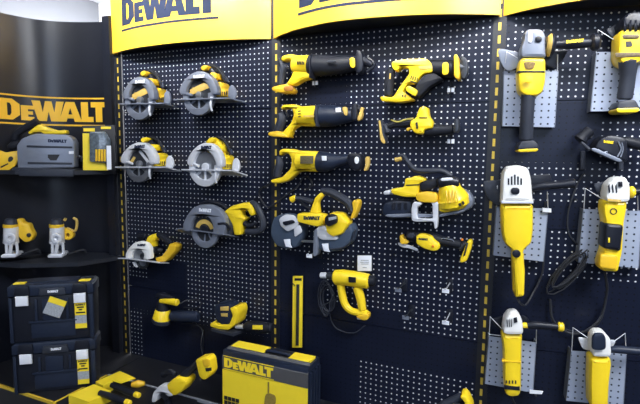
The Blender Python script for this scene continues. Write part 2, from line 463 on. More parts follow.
for i in range(1, n): L.append(L[-1]+(P[i]-P[i-1]).length)
def hit_s(x, y):
    """arc length and height where a pixel's ray meets the corner board"""
    r = ray(x, y); best = None
    for i in range(n-1):
        a, b = P[i], P[i+1]; dx, dy = b.x-a.x, b.y-a.y
        det = r.x*(-dy)+dx*r.y
        if abs(det) < 1e-9: continue
        k = (a.x*(-dy)+dx*a.y)/det; u = (r.x*a.y-r.y*a.x)/det
        if -1e-6 <= u <= 1+1e-6 and k > 0: best = (L[i]+u*(L[i+1]-L[i]), EYE+r.z*k)
    return best
def at_c(s_):
    s_ = max(0, min(L[-1]-1e-4, s_))
    for i in range(n-1):
        if L[i+1] >= s_:
            u = (s_-L[i])/(L[i+1]-L[i]); q = P[i].lerp(P[i+1], u); t = (P[i+1]-P[i]).normalized(); return q, Vector((-t.y, t.x, 0))
sR, zR = hit_s(107, 121.5); sR2, zRt = hit_s(107, 101.5); sL, zL = hit_s(1, 119.5)
zb = (zR+zL)/2; lh = (zRt-zR)
def fn(u, v, w):
    s_ = sL+.01+(sR-sL-.01)*u/LOGO_W
    q, nn_ = at_c(s_)
    if nn_.dot(CAM-q) < 0: nn_ = -nn_
    q = q+nn_*(.002+w)
    return (q.x-O.x, q.y-O.y, zb-.38+v*lh)
MB().decal(logo_polys(True), fn).ob('lettering', SIGNY, e, 0)

# platform
PZ = .38
o = MB().box(-2.0, 1.4, 1.75, D-.001, 0, PZ).ob('display_platform', PLAT, smooth=0)
solo(o, 'long low black display platform running under the pegboards', 'platform')
MB().box(-2.0, 1.4, 1.742, 1.752, PZ-.012, PZ+.002).ob('edge_strip', TRIMW, o, 0)
o = MB().box(-3.2, -2.004, 1.435, 2.10, 0, PZ).ob('corner_platform', PLAT, smooth=0)
solo(o, 'low black corner platform with yellow edges under the stacked tool cases', 'platform')
MB().box(-3.2, -2.0, 1.427, 1.437, PZ-.012, PZ+.002).box(-2.004, -1.998, 1.427, 1.74, PZ-.012, PZ+.002).ob('edge_strip', TRIMY, o, 0)
o = MB().box(-1.996, -1.40, 1.44, 1.74, 0, PZ-.002).ob('display_plinth', PLAT, smooth=0)
solo(o, 'small black plinth in front of the platform under the yellow cartons', 'plinth')

# ------------------------------------------------------------------ circular saws (template drawn on saw C's crop)
def saw(label, cx, cy, sx, sy, guard, low, inner, body=YEL, disc=False, tilt=0, bar=False):
    # map template crop coords (origin 139,166.9 = blade centre on base line)
    ct, st = math.cos(math.radians(tilt)), math.sin(math.radians(tilt))
    def m(X, Y):
        a = (X/6.73-24.5)*sx; b = (Y/6.73-36.5)*sy
        return (cx+a*ct-b*st, cy+a*st+b*ct)
    m.s = 6.73/sy
    t = Thing('circular_saw', label, 'circular saw', FM, (270, 150), m, 'circular saws on the left pegboard')
    # motor, gear housing behind the guard
    mh = t.mb().pr([(185, 70), (215, 50), (260, 55), (292, 85), (308, 140), (335, 175), (345, 235), (250, 240), (200, 160)], .004, .07, .012, 1).ob('motor_housing', BLKG if body is not YEL or not disc else YEL)
    t.mb().pr([(205, 60), (228, 46), (250, 52), (240, 75), (215, 84)], .02, .098, .006).ob('top_cover', body)
    t.mb().pr([(262, 92), (300, 98), (304, 128), (290, 142), (266, 132)], .02, .095, .006).ob('motor_cap', body)
    t.mb().pr([(288, 158), (318, 150), (334, 168), (330, 198), (345, 205), (350, 240), (286, 240)], .02, .09, .006).ob('gear_case', body)
    q = t.mb()
    for k in range(4): q.pr([(296+12*k, 208), (301+12*k, 208), (301+12*k, 232), (296+12*k, 232)], .09, .092, 0, 0)
    q.ob('air_vent', BPAPER, mh, 0)
    hd = t.mb().tu([(205, 58, .06), (240, 44, .06), (285, 62, .06), (318, 110, .06), (330, 150, .06)], [7, 10, 11, 10, 8]).ob('handle', BLK)
    t.mb().tu([(300, 120, .02), (330, 125, .05), (345, 150, .06)], [14, 12, 8]).ob('battery', NAVY)
    g = t.mb(); g.pr([(62, 222), (52, 196), (66, 160), (95, 122), (128, 95), (165, 80), (205, 82), (242, 100), (270, 135), (288, 178), (290, 225), (250, 228), (243, 190), (222, 152), (190, 130), (155, 127), (125, 145), (104, 180), (95, 222)], .088, .128, .008, 1)
    gd = g.ob('upper_guard', guard)
    t.mb().logo((133, 120), (203, 117), 20, .129).ob('lettering', INK if guard is not GRY else PAPER, gd, 0)
    # blade with hub
    b = t.mb(); b.ring(165, 225, 88, 12, 0, 360, .106, .109, 36, .001); bl = b.ob('blade', DSTEEL if not disc else STEEL)
    t.mb().ring(165, 225, 22, 0, 0, 360, .106, .126, 16).ob('blade_bolt', SIL if disc else STEEL, bl)
    if not disc:
        if bar: t.mb().pr([(160, 142), (178, 136), (252, 232), (236, 242)], .1095, .113, .0005, 0).ob('blade_print', SIL, bl)
        else: t.mb().pr([(105, 190), (195, 148), (222, 160), (232, 180), (118, 222)], .1095, .111, .0005, 0).ob('blade_print', inner, bl)
        t.mb().pr([(100, 212), (128, 175), (140, 185), (118, 222)], .1092, .1115, 0, 0).ob('blade_edge_print', AMB, bl)
    # lower guard: ring plus spokes
    q = t.mb(); q.ring(165, 232, 116, 74, 172, 372, .094, .118, 28)
    for a in (215, 270, 325):
        c = t.P(165, 232, .106); k = t.R(165, 232, .106, 1); r = math.radians(a)
        for w in (0,): q.tube([c+Vector((math.cos(r)*20*k, 0, math.sin(r)*20*k)), c+Vector((math.cos(r)*84*k, 0, math.sin(r)*84*k))], 10*k, 8)
    q.ob('lower_guard', low)
    t.mb().tu([(240, 240, .12), (232, 290, .125), (240, 325, .12)], [9, 8, 6]).ob('guard_lever', SIL)
    # base plate, a thin slab reaching from the wall to the front
    s_ = t.mb(); s_.slab([(2, 243, .135), (345, 243, .135), (450, 272, .012), (110, 268, .012)], .006)
    s_.ob('base_plate', SIL if guard is not GRY else GRY)
    t.mb().pr([(345, 245), (352, 185), (372, 165), (392, 190), (400, 235), (380, 262)], .07, .085, .004).ob('bevel_bracket', guard)
    t.mb().tu([(62, 190, .10), (78, 130, .09)], [9, 9]).ob('front_knob', BLKG)
    t.mb().tu([(58, 200, .11), (95, 215, .12), (120, 225, .12)], [10, 9, 8]).ob('guard_arm', guard)
    return t
SLATE = mat('slate_plastic', (.055, .08, .125), .38, var=.15)
AMB = mat('blade_sticker', (.62, .42, .10), .5, var=.25, scale=60)
saw('grey circular saw, left one of the top pair on the left pegboard', 140.2, 103.4, .90, 1.07, GRY, GRY, AMB, body=YELD, tilt=-1)
saw('large grey circular saw with a wide base, right one of the top pair', 199.5, 98.6, 1.08, 1.09, GRY, GRY, AMB, body=YELD, tilt=-2)
saw('silver circular saw with yellow motor, left one of the second pair', 139.3, 166.9, 1.0, 1.0, SIL, STEEL, AMB, body=YEL, bar=True)
saw('silver circular saw with a solid grey blade disc, right one of the second pair', 205.5, 169.8, 1.0, 1.10, SIL, SIL, AMB, disc=True, tilt=1)

# worm drive saw E
t = Thing('worm_drive_saw', 'long grey worm drive circular saw with yellow rear handle on the left pegboard', 'circular saw', FM, (220, 230), Zm(170, 190, 5.77))
t.mb().pr([(345, 105), (370, 88), (440, 70), (470, 72), (490, 95), (500, 140), (480, 150), (460, 115), (425, 112), (425, 150), (455, 160), (430, 185), (425, 258), (385, 258), (375, 200), (350, 165), (320, 130)], .02, .075, .012, 1).ob('motor_housing', YEL)
t.mb().tu([(470, 70, .05), (500, 95, .05), (530, 160, .05), (535, 215, .05), (500, 240, .05), (440, 238, .05)], [16, 20, 20, 20, 18, 16]).ob('rear_handle', GRYD)
t.mb().tu([(430, 190, .05), (460, 205, .05), (500, 190, .05)], [18, 14, 8]).ob('trigger', BLKG)
t.mb().pr([(300, 110), (340, 130), (375, 200), (370, 260), (310, 270), (280, 200)], .02, .09, .012).ob('gear_case', GRYD)
t.mb().tu([(170, 85, .06), (230, 68, .06), (300, 85, .05), (330, 110, .05)], [8, 12, 12, 8]).ob('top_handle', BLKG)
g = t.mb().pr([(85, 235), (88, 190), (110, 145), (140, 105), (185, 82), (240, 82), (290, 105), (325, 150), (335, 205), (320, 262), (255, 262), (262, 205), (240, 160), (200, 142), (160, 152), (135, 190), (130, 240)], .085, .125, .008, 1).ob('upper_guard', GRY)
t.mb().logo((168, 124), (238, 130), 20, .1255).ob('lettering', PAPER, g, 0)
b = t.mb().ring(200, 235, 80, 10, 0, 360, .10, .103, 32, .001).ob('blade', DSTEEL)
t.mb().ring(200, 235, 66, 40, 15, 165, .1035, .105, 16, .0005).ob('blade_print', AMB, b)
t.mb().ring(205, 225, 24, 0, 0, 360, .10, .122, 14).ob('blade_bolt', BLKG, b)
q = t.mb().ring(205, 242, 92, 55, 175, 365, .09, .113, 28)
q.tu([(205, 255, .1), (200, 310, .1)], 7); q.tu([(225, 250, .1), (245, 300, .1)], 7); q.ob('lower_guard', GRY)
t.mb().slab([(30, 225, .13), (60, 218, .13), (330, 255, .13), (400, 268, .02), (140, 262, .02)], .006).ob('base_plate', GRY)
t.mb().tu([(280, 195, .12), (320, 195, .12), (345, 225, .1)], [9, 9, 8]).ob('depth_lever', BLKG)

# compact saw F
t = Thing('compact_saw', 'small white guarded cordless circular saw with black grip, lowest saw on the left pegboard', 'circular saw', FM, (240, 260), Zm(110, 225, 8))
t.mb().pr([(310, 130), (330, 85), (365, 65), (390, 75), (385, 110), (360, 130), (365, 175), (330, 170)], .02, .08, .010).ob('motor_housing', YEL)
t.mb().tu([(385, 75, .05), (420, 95, .05), (465, 125, .05), (495, 150, .05)], [22, 26, 26, 22]).ob('handle', BLK)
t.mb().pr([(500, 140), (540, 145), (558, 165), (545, 205), (495, 260), (470, 288), (400, 290), (385, 255), (430, 248), (460, 215), (490, 175)], .015, .07, .008).ob('battery_foot', YELD)
t.mb().tu([(330, 205, .08), (370, 200, .04), (420, 200, .02)], [34, 28, 18]).ob('gear_case', BLKG)
t.mb().tu([(235, 90, .03), (290, 85, .03)], [30, 24]).ob('auxiliary_handle', BLKG)
g = t.mb().pr([(140, 270), (140, 225), (165, 180), (205, 140), (255, 125), (305, 140), (335, 185), (340, 270), (280, 275), (290, 230), (265, 195), (220, 195), (190, 225), (180, 270)], .075, .11, .008).ob('upper_guard', WHT)
t.mb().logo((220, 170), (285, 168), 18, .111).ob('lettering', INK, g, 0)
b = t.mb().ring(245, 262, 72, 0, 0, 360, .09, .094, 28, .001).ob('blade', STEEL)
t.mb().ring(265, 250, 24, 0, 0, 360, .09, .108, 14).ob('blade_bolt', DSTEEL, b)
t.mb().pr([(185, 290), (205, 300), (230, 340), (200, 330)], .09, .11, .003).ob('guard_lever', SIL)
q = t.mb().ring(262, 290, 62, 40, 185, 355, .085, .10, 20); q.ob('lower_guard', DSTEEL)
t.mb().slab([(62, 262, .125), (130, 262, .125), (400, 298, .125), (475, 300, .02), (180, 275, .02)], .006).ob('base_plate', SIL)

# ------------------------------------------------------------------ reciprocating saws
RG = 'reciprocating saws on the middle pegboard'
# R1
t = Thing('reciprocating_saw', 'cordless reciprocating saw with long black nose, topmost in its column under the header', 'reciprocating saw', FM, (240, 150), Zm(270, 40, 5.773), RG)
t.mb().tu([(145, 145, .06), (240, 145, .06)], [52, 56], 14, False).pr([(75, 115), (85, 95), (130, 85), (180, 95), (225, 90), (245, 105), (245, 225), (200, 235), (150, 265), (105, 262), (135, 215), (150, 165), (145, 130), (115, 120), (85, 130)], .03, .085, .012, 1).ob('body', YEL)
t.mb().tu([(235, 145, .06), (330, 148, .06), (440, 140, .06), (500, 130, .06)], [62, 60, 50, 42], 16).ob('nose_sleeve', BLK)
q = t.mb().pr([(505, 75), (530, 65), (545, 90), (550, 150), (540, 190), (510, 200), (500, 160)], .03, .09, .006)
q.tu([(545, 100, .06), (590, 120, .06), (600, 150, .06), (560, 185, .06)], 9).tu([(540, 120, .06), (585, 145, .06)], [30, 18]); q.ob('blade_shoe', BLKG)
t.mb().pr([(462, 102), (490, 102), (492, 160), (470, 162), (460, 140)], .095, .104, .002).ob('release_lever', YEL)
t.mb().pr([(330, 118), (385, 118), (380, 128), (325, 130)], .112, .118, .002).ob('nose_ridge', GRYD)
t.mb().tu([(65, 130, .06), (75, 160, .06), (68, 200, .06), (62, 255, .06)], [20, 22, 22, 20]).ob('grip', GRYD)
t.mb().pr([(30, 275), (90, 262), (120, 258), (148, 290), (135, 310), (60, 308), (28, 295)], .02, .09, .008).ob('battery_foot', YELD)
t.mb().tu([(50, 110, .06), (90, 145, .06), (110, 165, .06)], [6, 8, 6]).ob('trigger', BLKG)
q = t.mb()
for k in range(5): q.pr([(158+9*k, 122), (163+9*k, 122), (160+9*k, 142), (155+9*k, 142)], .109, .1125, 0, 0)
q.ob('air_vent', BPAPER, smooth=0)
t.mb().pr([(238, 92), (247, 92), (247, 222), (240, 222)], .06, .118, .002, 0).ob('joint_band', BLKG)
t.mb().pr([(78, 268), (130, 262), (138, 292), (82, 296)], .09, .0935, .001).ob('battery_label', mat('rust_print', (.45, .18, .03), .5, var=.3))
# R2
t = Thing('reciprocating_saw', 'cordless reciprocating saw with grey nose and white sticker, second in its column', 'reciprocating saw', FM, (240, 130), Zm(265, 95, 5.818), RG)
t.mb().pr([(103, 75), (118, 58), (185, 56), (215, 68), (320, 62), (322, 185), (200, 180), (165, 205), (155, 245), (95, 248), (120, 210), (165, 160), (178, 110), (165, 80), (135, 78), (110, 90)], .03, .085, .014, 1).tu([(200, 122, .06), (315, 124, .06)], [54, 58], 14, False).ob('body', YEL)
t.mb().tu([(312, 122, .06), (400, 122, .06), (480, 118, .06), (515, 118, .06)], [64, 60, 44, 34], 16).ob('nose_sleeve', NAVY)
t.mb().pr([(410, 75), (440, 73), (443, 98), (412, 100)], .116, .119, .001, 0).ob('sticker', PAPER)
t.mb().pr([(448, 70), (480, 68), (480, 122), (462, 118)], .098, .106, .002).ob('release_lever', AMB)
t.mb().pr([(515, 60), (545, 50), (548, 100), (545, 150), (520, 150), (510, 110)], .03, .09, .006).tu([(540, 80, .06), (575, 95, .06)], [22, 14]).ob('blade_shoe', BLKG)
t.mb().pr([(560, 70), (580, 75), (565, 140), (545, 155), (538, 135), (552, 110)], .05, .075, .003).ob('blade_guide', AMB)
t.mb().tu([(92, 110, .06), (98, 140, .06), (85, 180, .06), (72, 215, .06)], [20, 26, 27, 24]).ob('grip', GRYD)
t.mb().pr([(38, 218), (95, 210), (150, 240), (150, 250), (60, 243), (36, 236)], .02, .09, .006).ob('battery_foot', YELD)
t.mb().tu([(105, 85, .06), (122, 100, .06), (135, 125, .06)], 7).ob('trigger', BLKG)
q = t.mb()
for k in range(3): q.pr([(192, 92+16*k), (208, 90+16*k), (208, 96+16*k), (192, 98+16*k)], .109, .1125, 0, 0)
q.ob('air_vent', BPAPER, smooth=0)
t.mb().pr([(306, 64), (316, 64), (316, 184), (308, 184)], .06, .119, .002, 0).ob('joint_band', GRYD)
t.mb().pr([(225, 118), (285, 118), (285, 128), (225, 128)], .112, .1155, 0, 0).ob('print', AMB, smooth=0)
# R3 corded
t = Thing('reciprocating_saw', 'corded reciprocating saw with its cable at the heel, lowest reciprocating saw of its column', 'reciprocating saw', FM, (240, 120), Zm(265, 140, 5.818), RG)
t.mb().pr([(92, 70), (105, 52), (170, 52), (200, 62), (315, 65), (320, 185), (240, 182), (205, 185), (150, 235), (95, 252), (50, 250), (45, 230), (110, 215), (160, 165), (165, 110), (150, 80), (120, 78), (98, 95)], .03, .085, .014, 1).tu([(195, 122, .06), (310, 126, .06)], [54, 57], 14, False).ob('body', YEL)
t.mb().pr([(205, 92), (282, 92), (280, 138), (205, 138)], .112, .115, .001, 0).ob('rating_plate', mat('dark_rating_plate', (.12, .10, .05), .5, var=.8, scale=200))
t.mb().tu([(315, 125, .06), (360, 128, .06), (430, 120, .06), (490, 110, .06)], [60, 58, 34, 28], 16).ob('nose_sleeve', NAVY)
t.mb().pr([(330, 93), (358, 93), (358, 120), (332, 120)], .114, .118, .001, 0).ob('sticker', PAPER)
q = t.mb().pr([(490, 80), (530, 75), (570, 85), (575, 130), (560, 172), (530, 180), (500, 150), (488, 120)], .03, .09, .008); sh = q.ob('blade_shoe', BLKG)
t.mb().pr([(522, 98), (545, 98), (548, 125), (535, 142), (520, 130)], .09, .094, .001).ob('shoe_tag', PAPER, sh)
t.mb().pr([(588, 98), (608, 95), (610, 140), (595, 180), (575, 178), (588, 150)], .05, .075, .003).ob('blade_guide', AMB)
t.mb().tu([(80, 100, .06), (85, 140, .06), (75, 180, .06), (72, 212, .06)], [18, 24, 26, 24]).ob('grip', GRYD)
t.mb().tu([(50, 240, .06), (20, 262, .05), (-30, 290, .03), (-30, 330, .02), (10, 390, .02), (60, 370, .02), (110, 330, .02), (190, 270, .03), (220, 220, .03), (250, 215, .03), (275, 260, .03), (230, 300, .02)], 5, 7).ob('power_cord', CORD)

# R4
t = Thing('reciprocating_saw', 'compact cordless reciprocating saw with black nose and belly, at the top beside the grinders', 'reciprocating saw', FM, (240, 160), Zm(375, 45, 5.77), RG)
t.mb().pr([(100, 105), (125, 95), (180, 88), (300, 82), (345, 120), (338, 165), (290, 170), (265, 190), (240, 230), (200, 225), (165, 270), (235, 320), (150, 335), (45, 328), (36, 300), (60, 300), (110, 305), (160, 230), (205, 170), (200, 140), (160, 128), (130, 160), (108, 140)], .03, .085, .008, 1).ob('body', YEL)
t.mb().pr([(190, 232), (250, 262), (235, 300), (175, 262)], .085, .10, .003).ob('battery_latch', YEL)
t.mb().tu([(310, 125, .055), (400, 135, .055), (450, 140, .055)], [40, 50, 50], 16).pr([(240, 230), (290, 175), (345, 165), (400, 200), (320, 245), (260, 310), (235, 300)], .025, .08, .01).ob('nose_sleeve', BLK)
t.mb().pr([(388, 100), (425, 98), (425, 170), (388, 175)], .098, .106, .003).ob('release_lever', YEL)
q = t.mb().pr([(460, 65), (480, 60), (492, 110), (495, 190), (485, 210), (462, 190)], .025, .095, .005); q.ob('blade_shoe', YELD)
t.mb().pr([(495, 60), (535, 85), (540, 160), (520, 205), (495, 190), (500, 120)], .04, .075, .005).tu([(480, 135, .055), (520, 135, .055)], [40, 30]).ob('blade_clamp', DSTEEL)
t.mb().tu([(100, 135, .055), (85, 180, .055), (80, 230, .055), (78, 290, .055)], [22, 26, 28, 26]).ob('grip', BLK)
t.mb().tu([(112, 125, .07), (125, 150, .07)], 8).ob('trigger', ORNG)
q = t.mb()
for k in range(4): q.pr([(208+12*k, 178+4*k), (213+12*k, 176+4*k), (208+12*k, 196+4*k), (203+12*k, 198+4*k)], .085, .088, 0, 0)
q.ob('air_vent', BPAPER, smooth=0)
t.mb().pr([(205, 205), (238, 216), (234, 222), (202, 211)], .085, .088, 0, 0).ob('name_strip', BPAPER, smooth=0)
q = t.mb(); q.pr([(158, 285), (164, 285), (162, 300), (156, 300)], .085, .088, 0, 0).pr([(172, 285), (178, 287), (176, 304), (170, 302)], .085, .088, 0, 0).ob('foot_vent', BPAPER, smooth=0)
t.mb().pr([(250, 122), (330, 118), (332, 138), (258, 142)], .084, .087, .001, 0).ob('label', AMB)
t.mb().tu([(88, 165, .085), (86, 195, .085)], 5, 8).ob('grip_mark', AMB)
# R5
t = Thing('compact_reciprocating_saw', 'short one handed cordless saw with upright yellow motor, under the topmost tool beside the grinders', 'reciprocating saw', FM, (330, 180), Zm(370, 95, 6.4), RG)
t.mb().pr([(322, 85), (345, 75), (375, 80), (382, 140), (405, 165), (410, 215), (355, 225), (350, 252), (300, 252), (265, 215), (262, 170), (300, 150)], .03, .095, .012, 1).ob('motor_housing', YEL)
t.mb().pr([(312, 142), (368, 142), (366, 148), (314, 148)], .094, .098, .001, 0).ob('label_strip', BPAPER)
t.mb().pr([(292, 175), (305, 175), (308, 215), (295, 215)], .094, .098, .001, 0).ob('air_vent', BPAPER)
t.mb().tu([(120, 200, .06), (160, 185, .06), (220, 180, .06), (290, 165, .06)], [22, 26, 30, 28]).ob('handle', BLK)
t.mb().tu([(135, 160, .075), (180, 172, .08), (225, 158, .08), (278, 150, .075)], [5, 6, 6, 6]).ob('handle_trim', mat('olive_trim', (.35, .30, .06), .5))
t.mb().pr([(55, 165), (75, 158), (95, 200), (108, 300), (90, 315), (70, 290)], .03, .09, .006).tu([(95, 190, .06), (115, 240, .06)], [20, 24]).ob('battery', GRYD)
t.mb().pr([(55, 165), (66, 160), (78, 250), (100, 305), (88, 315), (68, 290)], .09, .10, .002).ob('battery_rim', AMB)
t.mb().tu([(355, 230, .055), (430, 225, .055), (530, 220, .055)], [40, 40, 30], 14).ob('nose_sleeve', BLK)
t.mb().pr([(545, 165), (560, 152), (572, 170), (575, 225), (560, 245), (535, 240)], .03, .085, .004).ob('blade_shoe', DSTEEL)
t.mb().pr([(232, 215), (270, 200), (275, 215), (240, 235)], .06, .08, .003).ob('trigger', YELD)

# ------------------------------------------------------------------ band saws
t = Thing('band_saw', 'large portable band saw with two dark wheel covers and a yellow lettered bar', 'band saw', FM, (230, 220), Zm(270, 180, 5.05), 'portable band saws')
t.mb().pr([(20, 230), (35, 185), (75, 168), (120, 172), (150, 200), (182, 235), (180, 280), (150, 335), (100, 345), (45, 325), (20, 275)], .02, .10, .016, 1).ob('front_wheel_cover', SLATE)
t.mb().pr([(45, 195), (80, 172), (125, 178), (150, 215), (135, 240), (90, 262), (55, 232)], .10, .112, .006).pr([(120, 240), (152, 225), (165, 262), (125, 290)], .10, .108, .003).ob('front_cover_plate', SIL)
t.mb().pr([(60, 212), (115, 200), (130, 215), (75, 232)], .112, .120, .003).ob('cover_slot', BLKG)
t.mb().pr([(255, 285), (290, 270), (420, 215), (438, 250), (420, 310), (370, 350), (300, 360), (260, 345)], .015, .10, .016, 1).ob('rear_wheel_cover', SLATE)
t.mb().tu([(300, 350, .10), (370, 340, .10), (415, 300, .10), (432, 250, .10)], 4).ob('cover_seam', GRYD)
t.mb().pr([(235, 245), (265, 225), (300, 240), (350, 290), (340, 302), (262, 300), (232, 270)], .08, .112, .006).ob('rear_cover_plate', SIL)
t.mb().pr([(290, 200), (320, 160), (370, 165), (408, 205), (405, 225), (375, 270), (330, 282), (300, 262)], .05, .128, .012, 1).ob('motor_housing', YEL)
t.mb().pr([(280, 185), (310, 168), (340, 180), (342, 215), (300, 236), (278, 220)], .125, .15, .006).ob('battery', BLKG)
t.mb().pr([(295, 190), (335, 183), (336, 196), (297, 206)], .15, .153, .001, 0).ob('battery_label', GPAPER)
b = t.mb().pr([(150, 165), (240, 165), (285, 175), (280, 225), (250, 232), (150, 208)], .06, .12, .006, 1).pr([(205, 170), (232, 90), (262, 60), (278, 75), (248, 110), (255, 170)], .06, .10, .008, 1).ob('frame', YEL)
t.mb().logo((170, 200), (252, 202), 18, .1205).ob('lettering', INK, b, 0)
t.mb().tu([(262, 55, .08), (300, 60, .08), (345, 82, .08), (395, 115, .08), (420, 160, .08)], [16, 20, 22, 22, 20]).ob('rear_handle', GRYD)
t.mb().pr([(420, 105), (445, 95), (460, 110), (450, 150), (430, 195), (412, 190), (428, 150)], .05, .10, .006).ob('battery_clip', YELD)
t.mb().tu([(125, 92, .08), (160, 95, .08), (215, 110, .08)], [11, 12, 14]).tu([(120, 90, .05), (180, 130, .06), (210, 150, .07)], [5, 8, 8]).ob('front_handle', GRYD)
t.mb().tu([(108, 100, .08), (128, 88, .08)], [16, 14]).ob('handle_cap', YEL)
t.mb().pr([(145, 300), (235, 308), (235, 318), (145, 312)], .07, .08, .001, 0).ob('saw_blade', STEEL)
t.mb().pr([(230, 250), (248, 240), (250, 372), (232, 385), (226, 372)], .07, .115, .004).ob('blade_stop', GRY)
for x, y in ((70, 300), (262, 322)):
    t.mb().pr([(x, y), (x+32, y-2), (x+34, y+26), (x+42, y+42), (x+10, y+36)], .115, .12, .001, 0).ob('price_sticker', PAPER)

t = Thing('band_saw', 'portable band saw with a round yellow motor bell and grey frame, above the multi tool', 'band saw', FM, (250, 240), Zm(380, 150, 5.05), 'portable band saws')
t.mb().pr([(20, 290), (30, 262), (80, 250), (165, 252), (175, 300), (160, 340), (60, 345), (20, 320)], .02, .09, .012, 1).ob('front_wheel_cover', NAVY)
t.mb().pr([(30, 325), (165, 320), (300, 325), (430, 300), (425, 312), (310, 338), (60, 340), (30, 335)], .09, .10, .003).ob('cover_seam', GRY)
t.mb().pr([(290, 250), (300, 200), (390, 180), (455, 210), (480, 250), (468, 290), (400, 325), (300, 330)], .015, .075, .016, 1).ob('rear_wheel_cover', GRY)
bell = t.mb().tu([(352, 160, .09), (355, 200, .09), (365, 240, .08), (372, 275, .075)], [44, 58, 80, 78], 18).pr([(300, 290), (440, 240), (450, 262), (400, 300), (330, 315), (302, 305)], .05, .11, .012).ob('motor_housing', YEL)
t.mb().pr([(395, 272), (405, 266), (412, 280), (402, 286)], .125, .135, .001, 0).ob('air_vent', BPAPER, bell)
t.mb().pr([(412, 262), (420, 256), (428, 270), (420, 278)], .125, .135, .001, 0).ob('air_vent', BPAPER, bell)
t.mb().tu([(298, 165, .11), (340, 160, .11), (390, 165, .10)], [28, 34, 30], 12).ob('battery', BLKG)
t.mb().pr([(305, 142), (365, 138), (370, 152), (308, 158)], .14, .145, .002).ob('battery_label', PAPER)
t.mb().pr([(62, 195), (130, 185), (135, 140), (165, 138), (185, 128), (230, 140), (235, 155), (205, 165), (200, 235), (130, 235), (70, 220)], .05, .12, .008, 1).ob('frame', YEL)
t.mb().pr([(25, 205), (62, 200), (64, 222), (25, 225)], .06, .11, .004).ob('front_cap', SIL)
t.mb().tu([(80, 45, .10), (115, 28, .10), (140, 60, .10), (180, 100, .10), (250, 105, .10), (310, 105, .09), (360, 130, .08)], [7, 10, 11, 13, 14, 14, 14]).ob('top_handle', GRYD)
t.mb().tu([(78, 50, .10), (108, 42, .10)], [12, 12]).ob('handle_cap', AMB)
t.mb().pr([(205, 160), (290, 140), (300, 180), (260, 200), (210, 205)], .04, .11, .008).ob('grip', BLK)
t.mb().pr([(190, 215), (240, 208), (290, 215), (295, 240), (290, 265), (215, 262), (185, 250)], .08, .125, .005).ob('blade_bridge', YELD)
t.mb().pr([(170, 260), (215, 262), (215, 275), (190, 285), (190, 345), (270, 345), (268, 270), (255, 262), (298, 258), (295, 350), (290, 395), (278, 395), (275, 358), (185, 360), (165, 355), (162, 300)], .085, .12, .003).ob('blade_stop', SIL)

q = t.mb()
for x in (335, 352, 369, 386): q.tu([(x, 205, .135), (x+2, 235, .145), (x+8, 268, .145)], 3, 6)
q.ob('bell_rib', YELD, bell)
t.mb().tu([(300, 268, .12), (350, 290, .13), (400, 285, .12), (440, 262, .10)], 5, 8).ob('bell_rim', YELD, bell)
q = t.mb()
for x in (60, 90, 120): q.pr([(x, 268), (x+18, 266), (x+18, 300), (x, 302)], .088, .093, .001, 0)
q.ob('cover_slot', BLKG, smooth=0)
t.mb().pr([(132, 175), (200, 172), (200, 178), (132, 181)], .118, .1215, 0, 0).ob('frame_seam', BLKG, smooth=0)
# multi tool
t = Thing('multi_tool', 'slim oscillating multi tool in black and yellow hanging below the band saw', 'multi tool', FM, (270, 110), Zm(390, 225, 7.11))
t.mb().tu([(130, 75, .045), (200, 85, .045), (300, 95, .045), (380, 115, .045), (500, 140, .045)], [42, 46, 42, 34, 30], 14).ob('body', BLK)
t.mb().pr([(190, 70), (235, 55), (300, 75), (318, 105), (355, 130), (355, 170), (320, 185), (245, 165), (190, 130)], .06, .092, .008).ob('side_cover', YEL)
t.mb().logo((205, 105), (270, 110), 14, .0925).ob('lettering', INK, smooth=0)
t.mb().pr([(120, 70), (150, 50), (180, 55), (170, 95), (125, 90)], .06, .085, .003).ob('speed_dial', GRYD)
t.mb().pr([(75, 70), (95, 65), (100, 90), (140, 105), (135, 130), (80, 130)], .03, .075, .004).ob('tool_head', YELD)
t.mb().pr([(58, 122), (90, 132), (150, 145), (200, 170), (200, 188), (140, 165), (85, 158), (58, 140)], .055, .062, .001).ob('saw_blade', SIL)
t.mb().pr([(555, 100), (590, 105), (585, 150), (550, 250), (505, 262), (500, 240), (530, 170)], .02, .075, .006).ob('battery_foot', YEL)
t.mb().tu([(495, 165, .045), (540, 130, .045)], [24, 22]).ob('battery', DSTEEL)
t.mb().pr([(298, 142), (315, 145), (312, 162), (298, 158)], .092, .097, .002).tu([(510, 98, .05), (515, 110, .05)], 9).ob('switch', ORNG)

t.mb().tu([(365, 108, .06), (375, 95, .065), (440, 105, .065), (455, 118, .06)], 3, 6).ob('grip_trim', GRY)
t.mb().pr([(545, 125), (558, 128), (535, 215), (520, 225)], .07, .077, .001, 0).ob('battery_strip', DSTEEL)
# heat gun
t = Thing('heat_gun', 'yellow heat gun with ring handle and a coiled grey cable beside it', 'heat gun', FM, (250, 140), Zm(300, 250, 5.05))
b = t.mb().tu([(180, 138, .07), (220, 138, .07), (300, 150, .07), (345, 158, .07)], [38, 40, 40, 38], 16).ob('body', YEL)
t.mb().pr([(245, 135), (282, 138), (282, 165), (246, 163)], .108, .113, .001, 0).ob('rating_plate', BLKG, b)
t.mb().tu([(340, 155, .07), (375, 155, .07)], [32, 26], 14).ob('fan_cap', BLK)
t.mb().tu([(205, 170, .07), (212, 220, .07), (228, 275, .07), (262, 308, .07), (320, 318, .07), (340, 320, .07)], [20, 20, 19, 18, 18, 18]).tu([(290, 190, .07), (305, 240, .07), (315, 300, .07)], [24, 23, 20]).ob('handle', YEL)
t.mb().pr([(285, 330), (352, 312), (352, 345), (325, 352)], .05, .09, .006).ob('stand_foot', YELD)
t.mb().tu([(290, 345, .07), (330, 350, .07)], [5, 4]).ob('hanging_loop', SIL)
